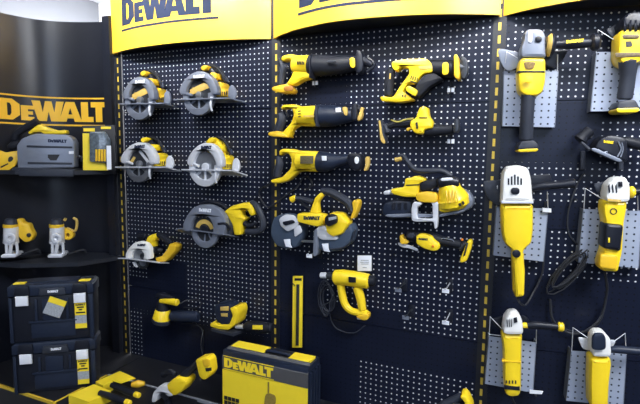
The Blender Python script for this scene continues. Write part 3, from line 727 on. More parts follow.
t.mb().tu([(175, 132, .07), (140, 130, .07)], [22, 18], 12, False).ob('heat_shield', DSTEEL)
t.mb().tu([(130, 128, .07), (106, 128, .07)], [16, 15], 12, False).ob('nozzle', SIL)
pts = []
for k in range(66):
    a = k/12*2*math.pi; j = k//12; pts.append((128+4*((j*2) % 5)+(38-5*((j*3) % 4))*math.cos(a), 240+4*(j % 3)+(88-7*((j*2) % 5))*math.sin(a)+10*math.cos(a), .012+.0009*k))
pts += [(180, 250, .06), (200, 235, .065)]
t.mb().tu(pts, 2.6, 6, False).ob('power_cord', GRYD)
t.mb().tu([(150, 320, .03), (160, 360, .02), (190, 400, .02), (270, 420, .02), (330, 380, .02)], 3.2, 6).ob('cord_tail', GRYD)

# price card, hooks, tags, ruler
t = Thing('price_card', 'square white price card standing on the pegboard above the heat gun', 'price card', FM, (415, 210), Zm(300, 230, 6.4))
t.mb().pr([(368, 163), (458, 163), (458, 262), (368, 262)], .03, .034, .001, 0).ob('card', PAPER)
q = t.mb()
for y, w in ((192, 50), (204, 56), (215, 48), (238, 26)): q.pr([(414-w/2, y), (414+w/2, y), (414+w/2, y+5), (414-w/2, y+5)], .0342, .0348, 0, 0)
q.ob('print_lines', GPAPER, smooth=0)
t.mb().pr([(362, 158), (464, 158), (464, 268), (362, 268)], .024, .0298, .001, 0).tu([(410, 210, 0), (410, 210, .024)], 5, 6, False).ob('holder', BLKG)

def hook(x, y, label, tagy=None, silver=False, length=.12):
    t = Thing('peg_hook', label, 'hook', FM, (x, y), ID, 'peg hooks on the middle pegboard')
    t.mb().prism([(-.012, -.035), (.012, -.035), (.012, .02), (-.012, .02)], .0, .006, .002).ob('back_plate', BLKG)
    t.mb().tube([(0, 0, .004), (0, -length, .004), (0, -length-.015, .014)], .0025, 6, False).ob('prong', SIL if silver else DSTEEL)
    if tagy is not None:
        t.mb().prism([(-.014, -.008), (.014, -.008), (.014, .008), (-.014, .008)], length+.0, length+.003, .0).ob('tag', PAPER if silver else GRY)
    return t
hook(405, 283, 'empty black peg hook, upper left one of the four below the multi tool', 1)
hook(450, 283.5, 'peg hook with white tip, upper right one of four below the multi tool', 1, True)
hook(412, 309, 'empty black peg hook, lower left one of the four below the multi tool', 1)
hook(450, 313.5, 'peg hook with white tip, lower right one of four below the multi tool', 1, True)
hook(320, 251, 'peg hook with silver tip below the large band saw, above the heat gun nozzle', 1, True)
hook(297, 284, 'long peg hook holding the yellow blade pack beside the heat gun', None, False, .03)
for (x, y, lb) in ((318, 84, 'small black clip with a white tag under the topmost saw nose'), (452, 91, 'small black clip with a white tag under the compact saw nose, beside the grinders'),
                   (452, 141.5, 'small black clip with a white tag under the short one handed saw')):
    t = Thing('tag_clip', lb, 'price tag', FM, (x, y), ID, 'tag clips on the middle pegboard')
    t.mb().tube([(0, 0, .02), (0, -.03, .03), (0, -.03, -.02), (0, 0, -.02)], .003, 6).ob('clip', BLKG)
    t.mb().prism([(-.014, -.009), (.014, -.009), (.014, .009), (-.014, .009)], .03, .035, .001).ob('tag', PAPER)

t = Thing('blade_pack', 'tall narrow yellow blade pack hanging between the bays above the big case', 'blade pack', FM, (230, 75), Zm(210, 250, 2.62))
t.mb().pr([(218, 68), (243, 68), (241, 255), (216, 255)], .022, .03, .001, 0).ob('card', YPAPER)
t.mb().pr([(227, 90), (234, 90), (232, 250), (225, 250)], .03, .036, .001, 0).ob('blade', DSTEEL)
t.mb().pr([(222, 74), (240, 74), (240, 80), (222, 80)], .03, .032, 0, 0).ob('print', BPAPER, smooth=0)

# ------------------------------------------------------------------ sanders
t = Thing('orbital_sander', 'round yellow and black orbital sander with dust box, below the white guarded saw', 'sander', FM, (110, 160), Zm(140, 280, 4.571), 'sanders on the left pegboard')
t.mb().tu([(105, 135, .09), (102, 175, .09)], [34, 44], 20, False).ob('body', YEL)
t.mb().tu([(102, 176, .09), (100, 190, .09)], [46, 44], 20, False).ob('sanding_pad', GRYD)
t.mb().tu([(80, 72, .09), (110, 75, .09), (150, 88, .09)], [14, 20, 14]).ob('palm_grip', BLKG)
t.mb().tu([(95, 95, .105), (130, 97, .105), (170, 103, .105)], [11, 14, 16]).ob('grip_cover', YEL)
t.mb().tu([(105, 105, .09), (105, 135, .09)], [28, 32], 16, False).ob('neck', BLK)
t.mb().tu([(150, 165, .08), (190, 165, .08), (262, 168, .06)], [24, 27, 26], 12).ob('dust_box', NAVY)
t.mb().tu([(180, 110, .08), (215, 92, .04), (265, 92, .02), (280, 110, .02), (255, 128, .02), (200, 125, .02)], 2.6, 6).ob('power_cord', CORD)
t.mb().tu([(190, 200, .02), (240, 200, .02), (280, 220, .02), (290, 270, .02), (285, 330, .02)], 2.6, 6).ob('cord_tail', CORD)

t = Thing('sheet_sander', 'square yellow and black palm sander with a black dust bag above the big case', 'sander', FM, (400, 160), Zm(140, 280, 4.571), 'sanders on the left pegboard')
t.mb().pr([(355, 115), (375, 98), (425, 96), (440, 115), (440, 195), (400, 200), (370, 180), (362, 150)], .04, .12, .012, 1).ob('body', NAVY)
t.mb().pr([(432, 115), (465, 112), (472, 140), (460, 190), (430, 215), (385, 212), (345, 200), (345, 182), (385, 190), (430, 190), (448, 150)], .03, .125, .006, 1).ob('yellow_shell', YEL)
t.mb().pr([(368, 122), (405, 120), (405, 140), (368, 140)], .12, .124, .001, 0).pr([(370, 152), (400, 152), (400, 168), (372, 166)], .12, .124, .001, 0).ob('label_panel', AMB)
t.mb().slab([(325, 222, .14), (425, 245, .14), (490, 222, .02), (400, 205, .02)], .014).ob('sanding_plate', GRYD)
bg = t.mb().tu([(478, 215, .07), (500, 213, .07), (560, 217, .07), (600, 218, .07)], [14, 26, 28, 22], 14).ob('dust_bag', BLK)
t.mb().pr([(515, 206), (560, 207), (560, 226), (515, 225)], .098, .104, .001, 0).ob('bag_label', YPAPER, bg)
t.mb().tu([(440, 212, .07), (480, 214, .07)], [10, 10], 8, False).ob('dust_port', SIL)

# ------------------------------------------------------------------ right bay brackets and grinders
def bracket(label, m, quad, wires=None, dp=.05, flange=None):
    """perforated steel plate held off the pegboard by side arms"""
    t = Thing('tool_bracket', label, 'bracket', FR, ((quad[0][0]+quad[1][0])/2, quad[0][1]), m, 'perforated steel tool brackets')
    c = t.mb(); P_ = [t.P(x, y, dp) for x, y in quad]
    c.prism([(p.x, p.z) for p in P_], dp-.002, dp, 0)
    c.ob('front_plate', BRK, smooth=0)
    for s_, (a, b) in enumerate(((0, 3), (1, 2))):
        q = t.mb(); A, B = P_[a], P_[b]; w = .0015
        q.hexa([(A.x-w, -dp, A.z), (A.x+w, -dp, A.z), (A.x+w, 0, A.z), (A.x-w, 0, A.z), (B.x-w, -dp, B.z), (B.x+w, -dp, B.z), (B.x+w, 0, B.z), (B.x-w, 0, B.z)])
        q.ob('side_flange', GRY, smooth=0)
    if wires:
        for w in wires: t.mb().tu([(x, y, d) for x, y, d in w], 2.2*m.s/5.05, 6, False).ob('support_wire', SIL)
    return t
def bow(t, m=None): pass
m = Zm(490, 20, 5.05)
bracket('grey perforated steel bracket behind the top left cordless grinder', m, [(72, 255), (345, 255), (326, 542), (64, 536)],
        [[(72, 258, .05), (85, 160, .09), (140, 192, .09)], [(340, 258, .05), (342, 175, .09)]])
m = Zm(570, 0, 3.367)
bracket('grey perforated steel bracket behind the cordless grinder at the upper right edge', m, [(90, 175), (300, 172), (300, 372), (70, 375)],
        [[(88, 178, .05), (95, 100, .08), (165, 145, .09)]])
m = Zm(480, 150, 2.527)
bracket('grey perforated steel bracket behind the large yellow grinder', m, [(42, 143), (172, 148), (160, 282), (34, 266)],
        [[(42, 143, .05), (44, 90, .09)], [(172, 150, .05), (170, 105, .09)]])
m = Zm(560, 160, 3.367)
bracket('grey perforated steel bracket behind the corded white and yellow grinder in the middle right', m, [(80, 165), (275, 172), (265, 365), (62, 345)],
        [[(80, 168, .05), (85, 95, .09), (140, 130, .10)], [(262, 170, .05), (262, 120, .09)]])
m = Zm(480, 300, 3.88)
bracket('grey perforated steel bracket behind the bottom left yellow grinder', m, [(35, 140), (218, 165), (205, 360), (20, 325)],
        [[(35, 143, .05), (40, 65, .09), (85, 112, .10)], [(218, 168, .05), (219, 115, .09)], [(35, 133, .06), (80, 138, .06)]])
m = Zm(560, 310, 4.3)
bracket('grey perforated steel bracket behind the dark headed grinder at the bottom right', m, [(50, 175), (285, 190), (272, 415), (28, 390)],
        [[(50, 178, .05), (56, 75, .09), (120, 120, .10)], [(285, 192, .05), (280, 100, .09), (225, 140, .10)]])

GG = 'angle grinders on steel brackets'
# G1
t = Thing('angle_grinder', 'cordless angle grinder with grey head and long side handle, top left of the right bay', 'angle grinder', FR, (205, 230), Zm(490, 20, 5.05), GG)
t.mb().pr([(165, 75), (185, 58), (250, 56), (272, 85), (270, 130), (275, 200), (148, 200), (148, 150), (165, 115)], .07, .15, .012, 1).ob('gear_head', GRY)
t.mb().pr([(192, 62), (215, 62), (212, 118), (190, 112)], .15, .154, .002).ob('head_label', SIL)
t.mb().pr([(228, 82), (262, 82), (262, 112), (228, 112)], .15, .158, .004).ob('spindle_lock', BLKG)
t.mb().pr([(145, 208), (160, 200), (262, 202), (272, 215), (270, 320), (255, 375), (225, 392), (165, 388), (140, 365), (133, 280)], .055, .145, .014, 1).ob('motor_housing', YEL)
t.mb().pr([(168, 212), (232, 212), (225, 232), (218, 248), (180, 248), (175, 232)], .145, .149, .001).ob('rating_label', mat('brown_print', (.22, .14, .04), .5, var=.8, scale=150))
t.mb().pr([(180, 284), (214, 284), (214, 314), (180, 314)], .160, .164, .001, 0).ob('voltage_label', YPAPER)
t.mb().tu([(197, 305, .12), (192, 400, .115), (186, 500, .11), (182, 600, .10)], [34, 33, 32, 34], 12).ob('grip', GRYD)
t.mb().pr([(130, 645), (150, 612), (215, 608), (238, 635), (232, 655), (135, 660)], .05, .14, .008).ob('battery_foot', GRYD)
t.mb().pr([(130, 655), (236, 648), (230, 665), (138, 668)], .05, .142, .004).ob('battery_rim', YEL)
t.mb().tu([(272, 130, .10), (300, 128, .10)], [20, 24], 12, False).tu([(303, 128, .11), (312, 128, .11)], [56, 56], 20, False).ob('handle_flange', BLKG)
t.mb().tu([(300, 128, .11), (303, 128, .11)], [57, 57], 20, False).ob('flange_rim', AMB)
h = t.mb().tu([(312, 128, .11), (340, 122, .11), (400, 122, .11), (500, 115, .11), (520, 113, .11)], [30, 22, 26, 24, 24], 14).tu([(520, 113, .11), (540, 110, .11)], [44, 46], 16).ob('side_handle', BLKG)
t.mb().logo((385, 118), (474, 110), 16, .139).ob('lettering', YEL, h, 0)
t.mb().pr([(40, 150), (60, 145), (150, 165), (150, 230), (100, 262), (70, 245), (48, 200)], .06, .068, .002).ob('wheel_guard', GRY)
t.mb().pr([(270, 160), (395, 150), (370, 200), (325, 245), (275, 230)], .05, .065, .002).ob('grinding_wheel', BLKG)
t.mb().pr([(137, 262), (270, 262), (270, 270), (137, 270)], .10, .1475, .001, 0).ob('joint_band', BLKG)
# G2
t = Thing('angle_grinder', 'cordless angle grinder with black ribbed head, cut by the upper right picture edge', 'angle grinder', FR, (200, 150), Zm(570, 0, 3.367), GG)
t.mb().pr([(160, 105), (165, 75), (185, 52), (235, 48), (262, 75), (262, 112)], .06, .15, .014, 1).ob('gear_head', BLKG)
q = t.mb()
for x in (185, 203, 221, 239): q.tu([(x, 58, .14), (x, 85, .155), (x, 105, .15)], 4, 6)
q.ob('head_rib', BLKG)
t.mb().pr([(150, 128), (162, 108), (262, 108), (268, 200), (225, 212), (195, 232), (160, 222), (148, 200)], .05, .145, .014, 1).ob('motor_housing', YEL)
t.mb().pr([(175, 117), (235, 117), (232, 130), (178, 130)], .145, .149, .001).pr([(152, 178), (262, 176), (262, 190), (154, 193)], .145, .148, .001, 0).ob('rating_label', mat('dark_print', (.10, .07, .03), .5, var=.8, scale=150))
t.mb().pr([(188, 140), (206, 138), (210, 155), (190, 158)], .146, .148, 0, 0).ob('symbol', BPAPER, smooth=0)
t.mb().tu([(196, 205, .12), (194, 260, .11), (184, 330, .10)], [30, 24, 24], 12).ob('grip', GRYD)
t.mb().pr([(140, 372), (150, 345), (205, 338), (222, 368), (215, 378)], .05, .14, .008).ob('battery_foot', GRYD)
t.mb().pr([(140, 368), (218, 366), (216, 382), (145, 384)], .05, .142, .004).ob('battery_rim', YEL)
t.mb().pr([(118, 100), (160, 80), (165, 130), (140, 128)], .05, .06, .002).ob('wheel_guard', GRYD)
# G3 large
t = Thing('angle_grinder', 'large corded yellow grinder with silver head and wide guard, below the top left grinder', 'angle grinder', FR, (92, 150), Zm(480, 150, 2.527), GG)
hd_ = t.mb().pr([(52, 130), (55, 60), (65, 42), (95, 38), (118, 45), (125, 70), (130, 132), (118, 128), (60, 128)], .08, .17, .014, 1).ob('gear_head', WHT)
q = t.mb()
for x in (72, 80, 88, 96, 104): q.pr([(x-2, 62+abs(x-88)*.6), (x+2, 62+abs(x-88)*.6), (x+2, 88), (x-2, 88)], .168, .1715, .0, 0)
q.ob('air_vent', BLKG, hd_, 0)
t.mb().pr([(78, 95), (100, 95), (100, 112), (78, 112)], .168, .178, .004).ob('spindle_lock', BLKG)
t.mb().pr([(52, 135), (130, 135), (130, 200), (126, 230), (105, 250), (110, 300), (108, 362), (85, 366), (82, 300), (80, 250), (60, 232), (54, 200)], .06, .165, .018, 1).ob('motor_housing', YEL)
t.mb().tu([(95, 262, .14), (97, 300, .14), (97, 350, .13)], [15, 13, 14], 12).ob('rear_handle', YEL)
t.mb().ring(92, 262, 10, 0, 0, 360, .168, .18, 14).ob('switch', BLKG)
t.mb().pr([(8, 78), (55, 75), (60, 140), (45, 142), (22, 125), (10, 100)], .07, .085, .003, 1).ob('wheel_guard', GRYD)
t.mb().pr([(125, 65), (178, 60), (180, 82), (125, 100)], .04, .05, .002).ob('grinding_wheel', BLKG)
t.mb().tu([(128, 98, .12), (150, 92, .12), (200, 88, .12), (238, 84, .12)], [8, 10, 10, 12], 12).ob('side_handle', BLKG)
t.mb().tu([(97, 364, .13), (98, 382, .12), (115, 392, .08), (135, 360, .03), (150, 330, .02), (160, 290, .02), (165, 130, .02)], 2.6, 8).ob('power_cord', CORD)
t.mb().pr([(158, 146), (180, 148), (180, 158), (158, 156)], .06, .064, 0, 0).ob('price_sticker', PAPER)
t.mb().pr([(52, 126), (131, 126), (131, 133), (52, 133)], .10, .172, .002, 0).ob('joint_band', SIL)
# G4
t = Thing('angle_grinder', 'slim corded grinder with white ribbed head and yellow neck, above the cable coil', 'angle grinder', FR, (175, 160), Zm(560, 160, 3.367), GG)
hd_ = t.mb().pr([(142, 120), (150, 80), (175, 58), (210, 55), (225, 85), (225, 135), (205, 140), (150, 138)], .07, .15, .012, 1).ob('gear_head', WHT)
q = t.mb()
for x in (165, 177, 189): q.pr([(x-3, 88), (x+1, 80), (x+4, 108), (x, 112)], .149, .153, 0, 0)
q.pr([(196, 72), (210, 72), (211, 90), (197, 90)], .15, .158, .003, 0).ob('air_vent', BLKG, hd_, 0)
t.mb().pr([(138, 132), (215, 138), (212, 170), (205, 205), (200, 300), (185, 370), (130, 366), (122, 345), (138, 300), (143, 205), (135, 165)], .055, .14, .014, 1).ob('motor_housing', YEL)
t.mb().ring(180, 173, 11, 8, 0, 360, .139, .142, 14, .0005).ob('symbol', BPAPER, smooth=0)
t.mb().pr([(160, 130), (205, 134), (205, 142), (160, 138)], .148, .15, 0, 0).ob('rating_label', AMB)
t.mb().pr([(143, 208), (203, 214), (193, 302), (136, 292)], .07, .155, .012).ob('grip_sleeve', BLKG)
t.mb().pr([(162, 262), (168, 262), (168, 278), (162, 278)], .155, .158, .001, 0).ob('switch_mark', YPAPER)
t.mb().pr([(130, 312), (190, 318), (184, 366), (126, 358)], .10, .148, .006).ob('tail_housing', YELD)
t.mb().tu([(225, 105, .11), (240, 108, .11)], [9, 9], 10, False).tu([(238, 108, .11), (245, 108, .11)], [20, 20], 16, False).ob('handle_flange', YEL)
t.mb().tu([(247, 108, .11), (262, 106, .11), (300, 104, .11)], [14, 12, 12], 12).ob('side_handle', BLKG)
t.mb().pr([(110, 80), (150, 72), (150, 125), (128, 115)], .06, .07, .002).ob('wheel_guard', GRYD)
t.mb().tu([(150, 368, .10), (155, 400, .09), (158, 448, .05), (128, 549, .03), (45, 586, .02), (-22, 542, .02), (-33, 470, .02)], 4.5, 8).ob('power_cord', CORD)
# coil of cable beside
t = Thing('cable_coil', 'coiled black power cable hanging between two steel brackets', 'cable', FR, (255, 240), Zm(480, 110, 2.69))
pts = []
for k in range(96):
    n_t = k//12; a = k/12*2*math.pi; u = math.cos(a)*(74-5*((n_t*3) % 5))+4*((n_t*2) % 5)-8; v = math.sin(a)*(14+3.2*((n_t*2) % 6))+1.5*((n_t*3) % 4)-2
    r = math.radians(-47)
    pts.append((237+u*math.cos(r)-v*math.sin(r)+random.uniform(-.6, .6), 433+u*math.sin(r)+v*math.cos(r)+random.uniform(-1.5, 1.5), .012+.0008*k))
t.mb().tu(pts, 2.0, 7, False).ob('cord', CORD)
t.mb().tu([(262, 362, .02), (238, 330, .02), (238, 270, .02), (262, 200, .02), (280, 170, .03)], 2.4, 7).ob('cord_end', CORD)
# G5
t = Thing('angle_grinder', 'straight yellow grinder with white head and black side handle, bottom left of the right bay', 'angle grinder', FR, (122, 150), Zm(480, 300, 3.88), GG)
hd_ = t.mb().pr([(85, 115), (92, 65), (110, 42), (140, 40), (158, 62), (163, 95), (163, 122), (100, 122)], .07, .15, .012, 1).ob('gear_head', WHT)
q = t.mb()
for x in (105, 113, 121): q.pr([(x-2, 78), (x+1, 72), (x+3, 102), (x, 106)], .149, .153, 0, 0)
q.pr([(130, 70), (143, 66), (146, 86), (132, 90)], .15, .157, .003, 0).ob('air_vent', BLKG, hd_, 0)
t.mb().pr([(80, 125), (95, 118), (160, 122), (158, 180), (156, 330), (150, 358), (115, 362), (95, 352), (90, 300), (88, 180)], .06, .14, .018, 1).ob('motor_housing', YEL)
t.mb().pr([(93, 330), (154, 336), (154, 350), (94, 344)], .135, .143, .001, 0).ob('end_band', BLKG)
q = t.mb()
for x in (100, 112, 124, 136): q.pr([(x, 312), (x+5, 312), (x+5, 324), (x, 324)], .139, .142, 0, 0)
q.ob('air_slots', BPAPER, smooth=0)
t.mb().tu([(160, 98, .11), (185, 98, .11)], [10, 12], 10, False).ob('handle_flange', YEL)
h = t.mb().tu([(185, 98, .11), (210, 96, .11), (260, 100, .11), (308, 104, .11)], [14, 15, 14, 13], 12).ob('side_handle', BLKG)
t.mb().tu([(306, 104, .11), (320, 105, .11)], [18, 18], 14, False).ob('handle_cap', YEL)
t.mb().pr([(40, 75), (90, 60), (92, 115), (65, 108)], .05, .06, .002).ob('wheel_guard', BLKG)
t.mb().pr([(160, 55), (190, 72), (195, 112), (165, 112)], .05, .06, .002).ob('wheel_guard', BLKG)
t.mb().tu([(122, 360, .09), (125, 385, .08), (140, 410, .06)], 5, 8).ob('power_cord', CORD)
t = Thing('hook_tag', 'small white tag on the lower corner of a steel bracket beside the bottom left grinder', 'price tag', FR, (212, 357), Zm(480, 300, 3.88))
t.mb().pr([(192, 348), (245, 354), (240, 365), (192, 362)], .055, .058, 0, 0).ob('tag', PAPER)
t.mb().tu([(200, 355, 0), (200, 355, .056)], 3, 6, False).ob('hook', SIL)
t.mb().pr([(84, 232), (158, 236), (158, 239), (84, 235)], .12, .1412, 0, 0).ob('seam', YELD, smooth=0)
# G6
t = Thing('angle_grinder', 'yellow grinder with dark oval head and silver guard wings, at the bottom right', 'angle grinder', FR, (165, 200), Zm(560, 310, 4.3), GG)
t.mb().pr([(130, 180), (128, 110), (145, 88), (185, 88), (205, 110), (208, 175), (200, 185), (140, 185)], .06, .145, .012, 1).ob('gear_head', WHT)
t.mb().pr([(135, 165), (136, 112), (150, 97), (182, 97), (196, 115), (198, 165), (180, 172), (150, 172)], .145, .162, .010, 1).ob('head_cap', NAVY)
t.mb().pr([(120, 190), (205, 192), (210, 215), (200, 300), (196, 400), (120, 400), (118, 300), (120, 215)], .055, .14, .016, 1).ob('motor_housing', YEL)
t.mb().pr([(75, 115), (130, 125), (130, 175), (95, 165)], .06, .07, .002).ob('wheel_guard', SIL)
t.mb().pr([(205, 130), (240, 128), (232, 150), (208, 172)], .06, .07, .002).ob('wheel_guard', SIL)
t.mb().tu([(205, 170, .11), (250, 170, .11), (345, 178, .11)], [10, 17, 17], 12).ob('side_handle', NAVY)
t.mb().tu([(-5, 70, .05), (30, 85, .06), (90, 95, .07), (150, 60, .05), (185, 10, .03), (195, -30, .02)], 3.4, 7).ob('power_cord', CORD)
# dust shroud
t = Thing('cutting_shroud', 'black grinder dust shroud with hose port hanging at the right edge', 'dust shroud', FR, (190, 200), Zm(570, 110, 5.05))
t.mb().pr([(105, 195), (130, 150), (175, 128), (235, 135), (270, 150), (272, 262), (240, 258), (180, 235)], .03, .12, .010, 1).ob('shroud_body', BLKG)
t.mb().pr([(105, 195), (120, 190), (260, 250), (262, 262), (240, 262), (110, 205)], .12, .128, .002).ob('rim', GRY)
t.mb().tu([(52, 150, .07), (70, 130, .07), (100, 105, .07)], [34, 28, 28], 14).tu([(60, 110, .07), (105, 140, .07)], [12, 12]).ob('hose_port', BLK)
t.mb().tu([(58, 165, .1), (100, 200, .12)], [8, 8]).ob('hinge', GRYD)
t.mb().tu([(270, 155, .07), (310, 165, .07), (354, 175, .07), (400, 180, .07)], [22, 28, 28, 28], 12).ob('battery_grip', BLK)
t.mb().logo((170, 165), (220, 172), 14, .1215).ob('lettering', YEL, smooth=0)
t.mb().tu([(245, 160, .122), (258, 200, .122), (240, 235, .122)], 4, 6).tu([(140, 200, .122), (165, 215, .122), (188, 212, .122)], 5, 6).tu([(262, 165, .122), (268, 200, .122), (256, 238, .122)], 3, 6).ob('trim_lines', GRY)
for x in (65, 255):
    t.mb().tu([(x, 210, .03), (x, 300, .03)], [12, 14], 8, False).ob('mounting_strap', GRYD)

# ------------------------------------------------------------------ big case on the platform
FC = Frame((0, 1.70, 0), 0.)
t = Thing('power_tool_case', 'large yellow and grey carton sleeve case with big lettering standing on the platform', 'tool case', FC, (0, 0), Zm(210, 330, 4.923), world=(FC.W(244, 404).x, 1.70, PZ))
tl = t.P(62, 108, 0); tr = t.P(482, 172, 0)
xl, xr, ztop = tl.x, tr.x, (tl.z+tr.z)/2
dep = .13; xw = xr-xl
mb = t.mb()
mb.prism([(xl, 0), (xr, 0), (xr, ztop-.004), (xl, ztop-.004)], -dep, -.001, .006)
mb.ob('case_body', NAVY)
zs = ztop-(ztop)*.0
zband = t.P(270, 238, 0).z
sl = mb = t.mb(); mb.box(xl-.001, xr+.0005, -.001, .002, 0.0, zband-.002); sl = mb.ob('yellow_front', YPAPER, smooth=0)
gb = t.mb().hexa([(xl-.001, -.002, zband), (xr+.0005, -.002, zband), (xr+.0005, .003, zband), (xl-.001, .003, zband),
              (xl-.001, -.002, ztop-.03), (xr+.0005, -.002, ztop-.03), (xr+.0005, .003, ztop-.03), (xl-.001, .003, ztop-.03)])
gb.hexa([(xl-.001, -.002, ztop-.03), (xr+.0005, -.002, ztop-.03), (xr+.0005, .003, ztop-.03), (xl-.001, .003, ztop-.03),
         (xl+.012, .032, ztop+.006), (xr-.004, .032, ztop+.006), (xr-.004, .036, ztop+.006), (xl+.012, .036, ztop+.006)])
gb = gb.ob('grey_band', mat('warm_grey_print', (.075, .075, .08), .5), smooth=0)
mb = t.mb(); A = t.P(70, 184, .0035); B = t.P(311, 226, .0035)
k = (B.x-A.x)/LOGO_W; hh = t.P(70, 120, 0).z-t.P(70, 176, 0).z
mb.decal(logo_polys(True), lambda u, v, w: Vector((A.x+u*k, -.0035-w, zband+.012+v*hh*.82)), .001); mb.ob('lettering', YPAPER, gb, 0)
# top: yellow labels and dark handle
z = ztop+.006
t.mb().box(xl+.02, xl+xw*.45, .036, .105, z-.012, z).ob('top_label', YPAPER, smooth=0); t.mb().box(xl+xw*.74, xr-.012, .036, .105, z-.012, z).ob('top_label', YPAPER, smooth=0)
tp = t.mb(); tp.box(xl+xw*.45, xl+xw*.74, .036, .105, z-.018, z-.006); tp.ob('handle_recess', BLKG, smooth=0)
t.mb().tube([(xl+xw*.46, .055, z), (xl+xw*.5, .055, z+.006), (xl+xw*.70, .055, z+.006), (xl+xw*.73, .055, z)], .007, 8).ob('handle', NAVY)
q = t.mb()
for k in range(4): q.box(xr+.0, xr+.010, .012+.028*k, .028+.028*k, .004, ztop-.03)
q.ob('side_rib', NAVY, smooth=0)
# printed squares and drill outline on the yellow
q = t.mb(); x0 = t.P(70, 322, .002).x; zz = t.P(70, 322, .002).z
for i in range(4):
    for j in range(3): q.box(x0+i*.021, x0+i*.021+.018, -.0032, -.002, zz-.018-.022*j, zz-.022*j)
q.ob('pictogram', BPAPER, sl, 0)
q = t.mb(); q.pr([(284, 256), (291, 256), (291, 310), (284, 310)], .002, .0035, 0, 0); q.pr([(270, 330), (278, 312), (298, 312), (322, 322), (325, 350), (310, 400), (262, 400), (268, 360)], .002, .0032, 0, 1)
q.ob('hammer_print', mat('brown_print_2', (.28, .2, .04), .5, var=.5, scale=120), sl, 0)

# ------------------------------------------------------------------ stacked tool cases in the corner
FA = Frame((-2.236, 1.40, 0), math.radians(38))
def tcase(label, m, zb, zt, tag=False, px=(14, 96), top=False):
    A = FA.W(px[0], 390); B = FA.W(px[1], 386)
    t = Thing('tool_case', label, 'tool case', FA, (0, 0), m, 'stacked black tool cases', world=(A.x, A.y, zb))
    w = (B-A).length; h = zt-zb; d = .125
    mb = t.mb(); mb.prism([(0.006, .0), (w-.006, 0), (w-.002, h-.06), (0.002, h-.06)], -d, 0, .010); body = mb.ob('body', BLKG)
    mb = t.mb(); mb.prism([(-.002, h-.058), (w+.002, h-.058), (w+.001, h-.012), (w-.012, h-.001), (.012, h-.001), (-.001, h-.012)], -d-.004, .006, .008); lid = mb.ob('lid', NAVY)
    # front ribs and the recess frame
    q = t.mb()
    for x0, x1 in ((.02, .10), (.22, .245), (.34, .365), (.60, .625), (.80, .985)):
        pass
    for a, b in ((.0, .055), (.93, 1.)): q.prism([(w*a+.004, .004), (w*b-.002, .004), (w*b-.002, h-.062), (w*a+.004, h-.062)], .0, .010, .003)
    for a, b in ((.30, .335), (.39, .60), (.665, .70)): q.prism([(w*a, .105), (w*b, .105), (w*b, h-.075), (w*a, h-.075)], .0, .008, .003)
    q.prism([(w*.25, .02), (w*.77, .02), (w*.77, .10), (w*.25, .10)], .0, .004, .002)
    q.prism([(w*.23, .098), (w*.80, .098), (w*.80, .108), (w*.23, .108)], .0, .014, .003)
    q.ob('front_rib', NAVY, body)
    # latches
    for a in (.13, .80):
        t.mb().prism([(w*a-.012, h-.10), (w*a+.042, h-.10), (w*a+.042, h-.052), (w*a-.012, h-.052)], .006, .022, .004).ob('latch', PAPER)
        t.mb().prism([(w*a-.02, h-.05), (w*a+.05, h-.05), (w*a+.045, h-.004), (w*a-.015, h-.004)], .004, .016, .004).ob('latch_mount', BLKG)
    hb = t.mb().prism([(w*.36, h-.055), (w*.68, h-.055), (w*.66, h-.018), (w*.38, h-.018)], .006, .018, .004).ob('carry_handle', GRYD)
    mb = t.mb(); mb.decal(logo_polys(), lambda u, v, ww: Vector((w*.47+u*.0105, -.0185-ww, h-.041+v*.012)), .001); mb.ob('lettering', PAPER, hb, 0)
    # printed label column under the right latch
    x0, x1 = w*.80-.010, w*.80+.042
    t.mb().box(x0, x1, -.0135, -.010, h-.232, h-.208).ob('yellow_label', YPAPER, smooth=0); yl = t.mb().box(x0, x1, -.0135, -.010, h-.165, h-.102).ob('yellow_label', YPAPER, smooth=0)
    t.mb().box(x0, x1, -.0135, -.010, h-.207, h-.166).ob('photo_label', GPAPER, smooth=0)
    q = t.mb(); mb = q
    q.decal(logo_polys(), lambda u, v, ww: Vector((x0+.004+u*.0098, -.0138-ww, h-.116+v*.009)), .0006)
    for zz, a, b in ((-.128, .2, .8), (-.140, .35, .65), (-.155, .1, .9)): q.box(x0+(x1-x0)*a, x0+(x1-x0)*b, -.0145, -.0136, h+zz, h+zz+.007)
    q.ob('print', BPAPER, yl, 0)
    if tag:
        a = math.radians(-24); c = Vector((w*.545, h-.115))
        def T_(u, v): return (c.x+u*math.cos(a)-v*math.sin(a), c.y+u*math.sin(a)+v*math.cos(a))
        tg = t.mb().prism([T_(-.04, -.045), T_(.04, -.045), T_(.04, .045), T_(-.04, .045)], .016, .018, 0).ob('swing_tag', GPAPER, smooth=0)
        t.mb().prism([T_(-.04, .015), T_(.04, .015), T_(.04, .045), T_(-.04, .045)], .018, .0188, 0).ob('tag_heading', YPAPER, tg, 0)
    if top:
        t.mb().box(.02, .07, .015, .05, h-.001, h+.003).ob('lid_label', YPAPER, smooth=0); t.mb().box(w-.07, w-.02, .015, .05, h-.001, h+.003).ob('lid_label', YPAPER, smooth=0)
        t.mb().box(.08, w-.08, .03, .11, h-.001, h+.004).ob('lid_panel', NAVY, smooth=0)
    return t
zt = FA.W(50, 283.5).z; zm = (FA.W(50, 341).z); zbb = PZ
tcase('black tool case with a tilted swing tag, upper one of the stacked pair', ID, zm+.001, zt, True, (13, 97), True)
tcase('black tool case without swing tag, lower one standing on the corner platform', ID, zbb, zm-.001, False, (14, 97))

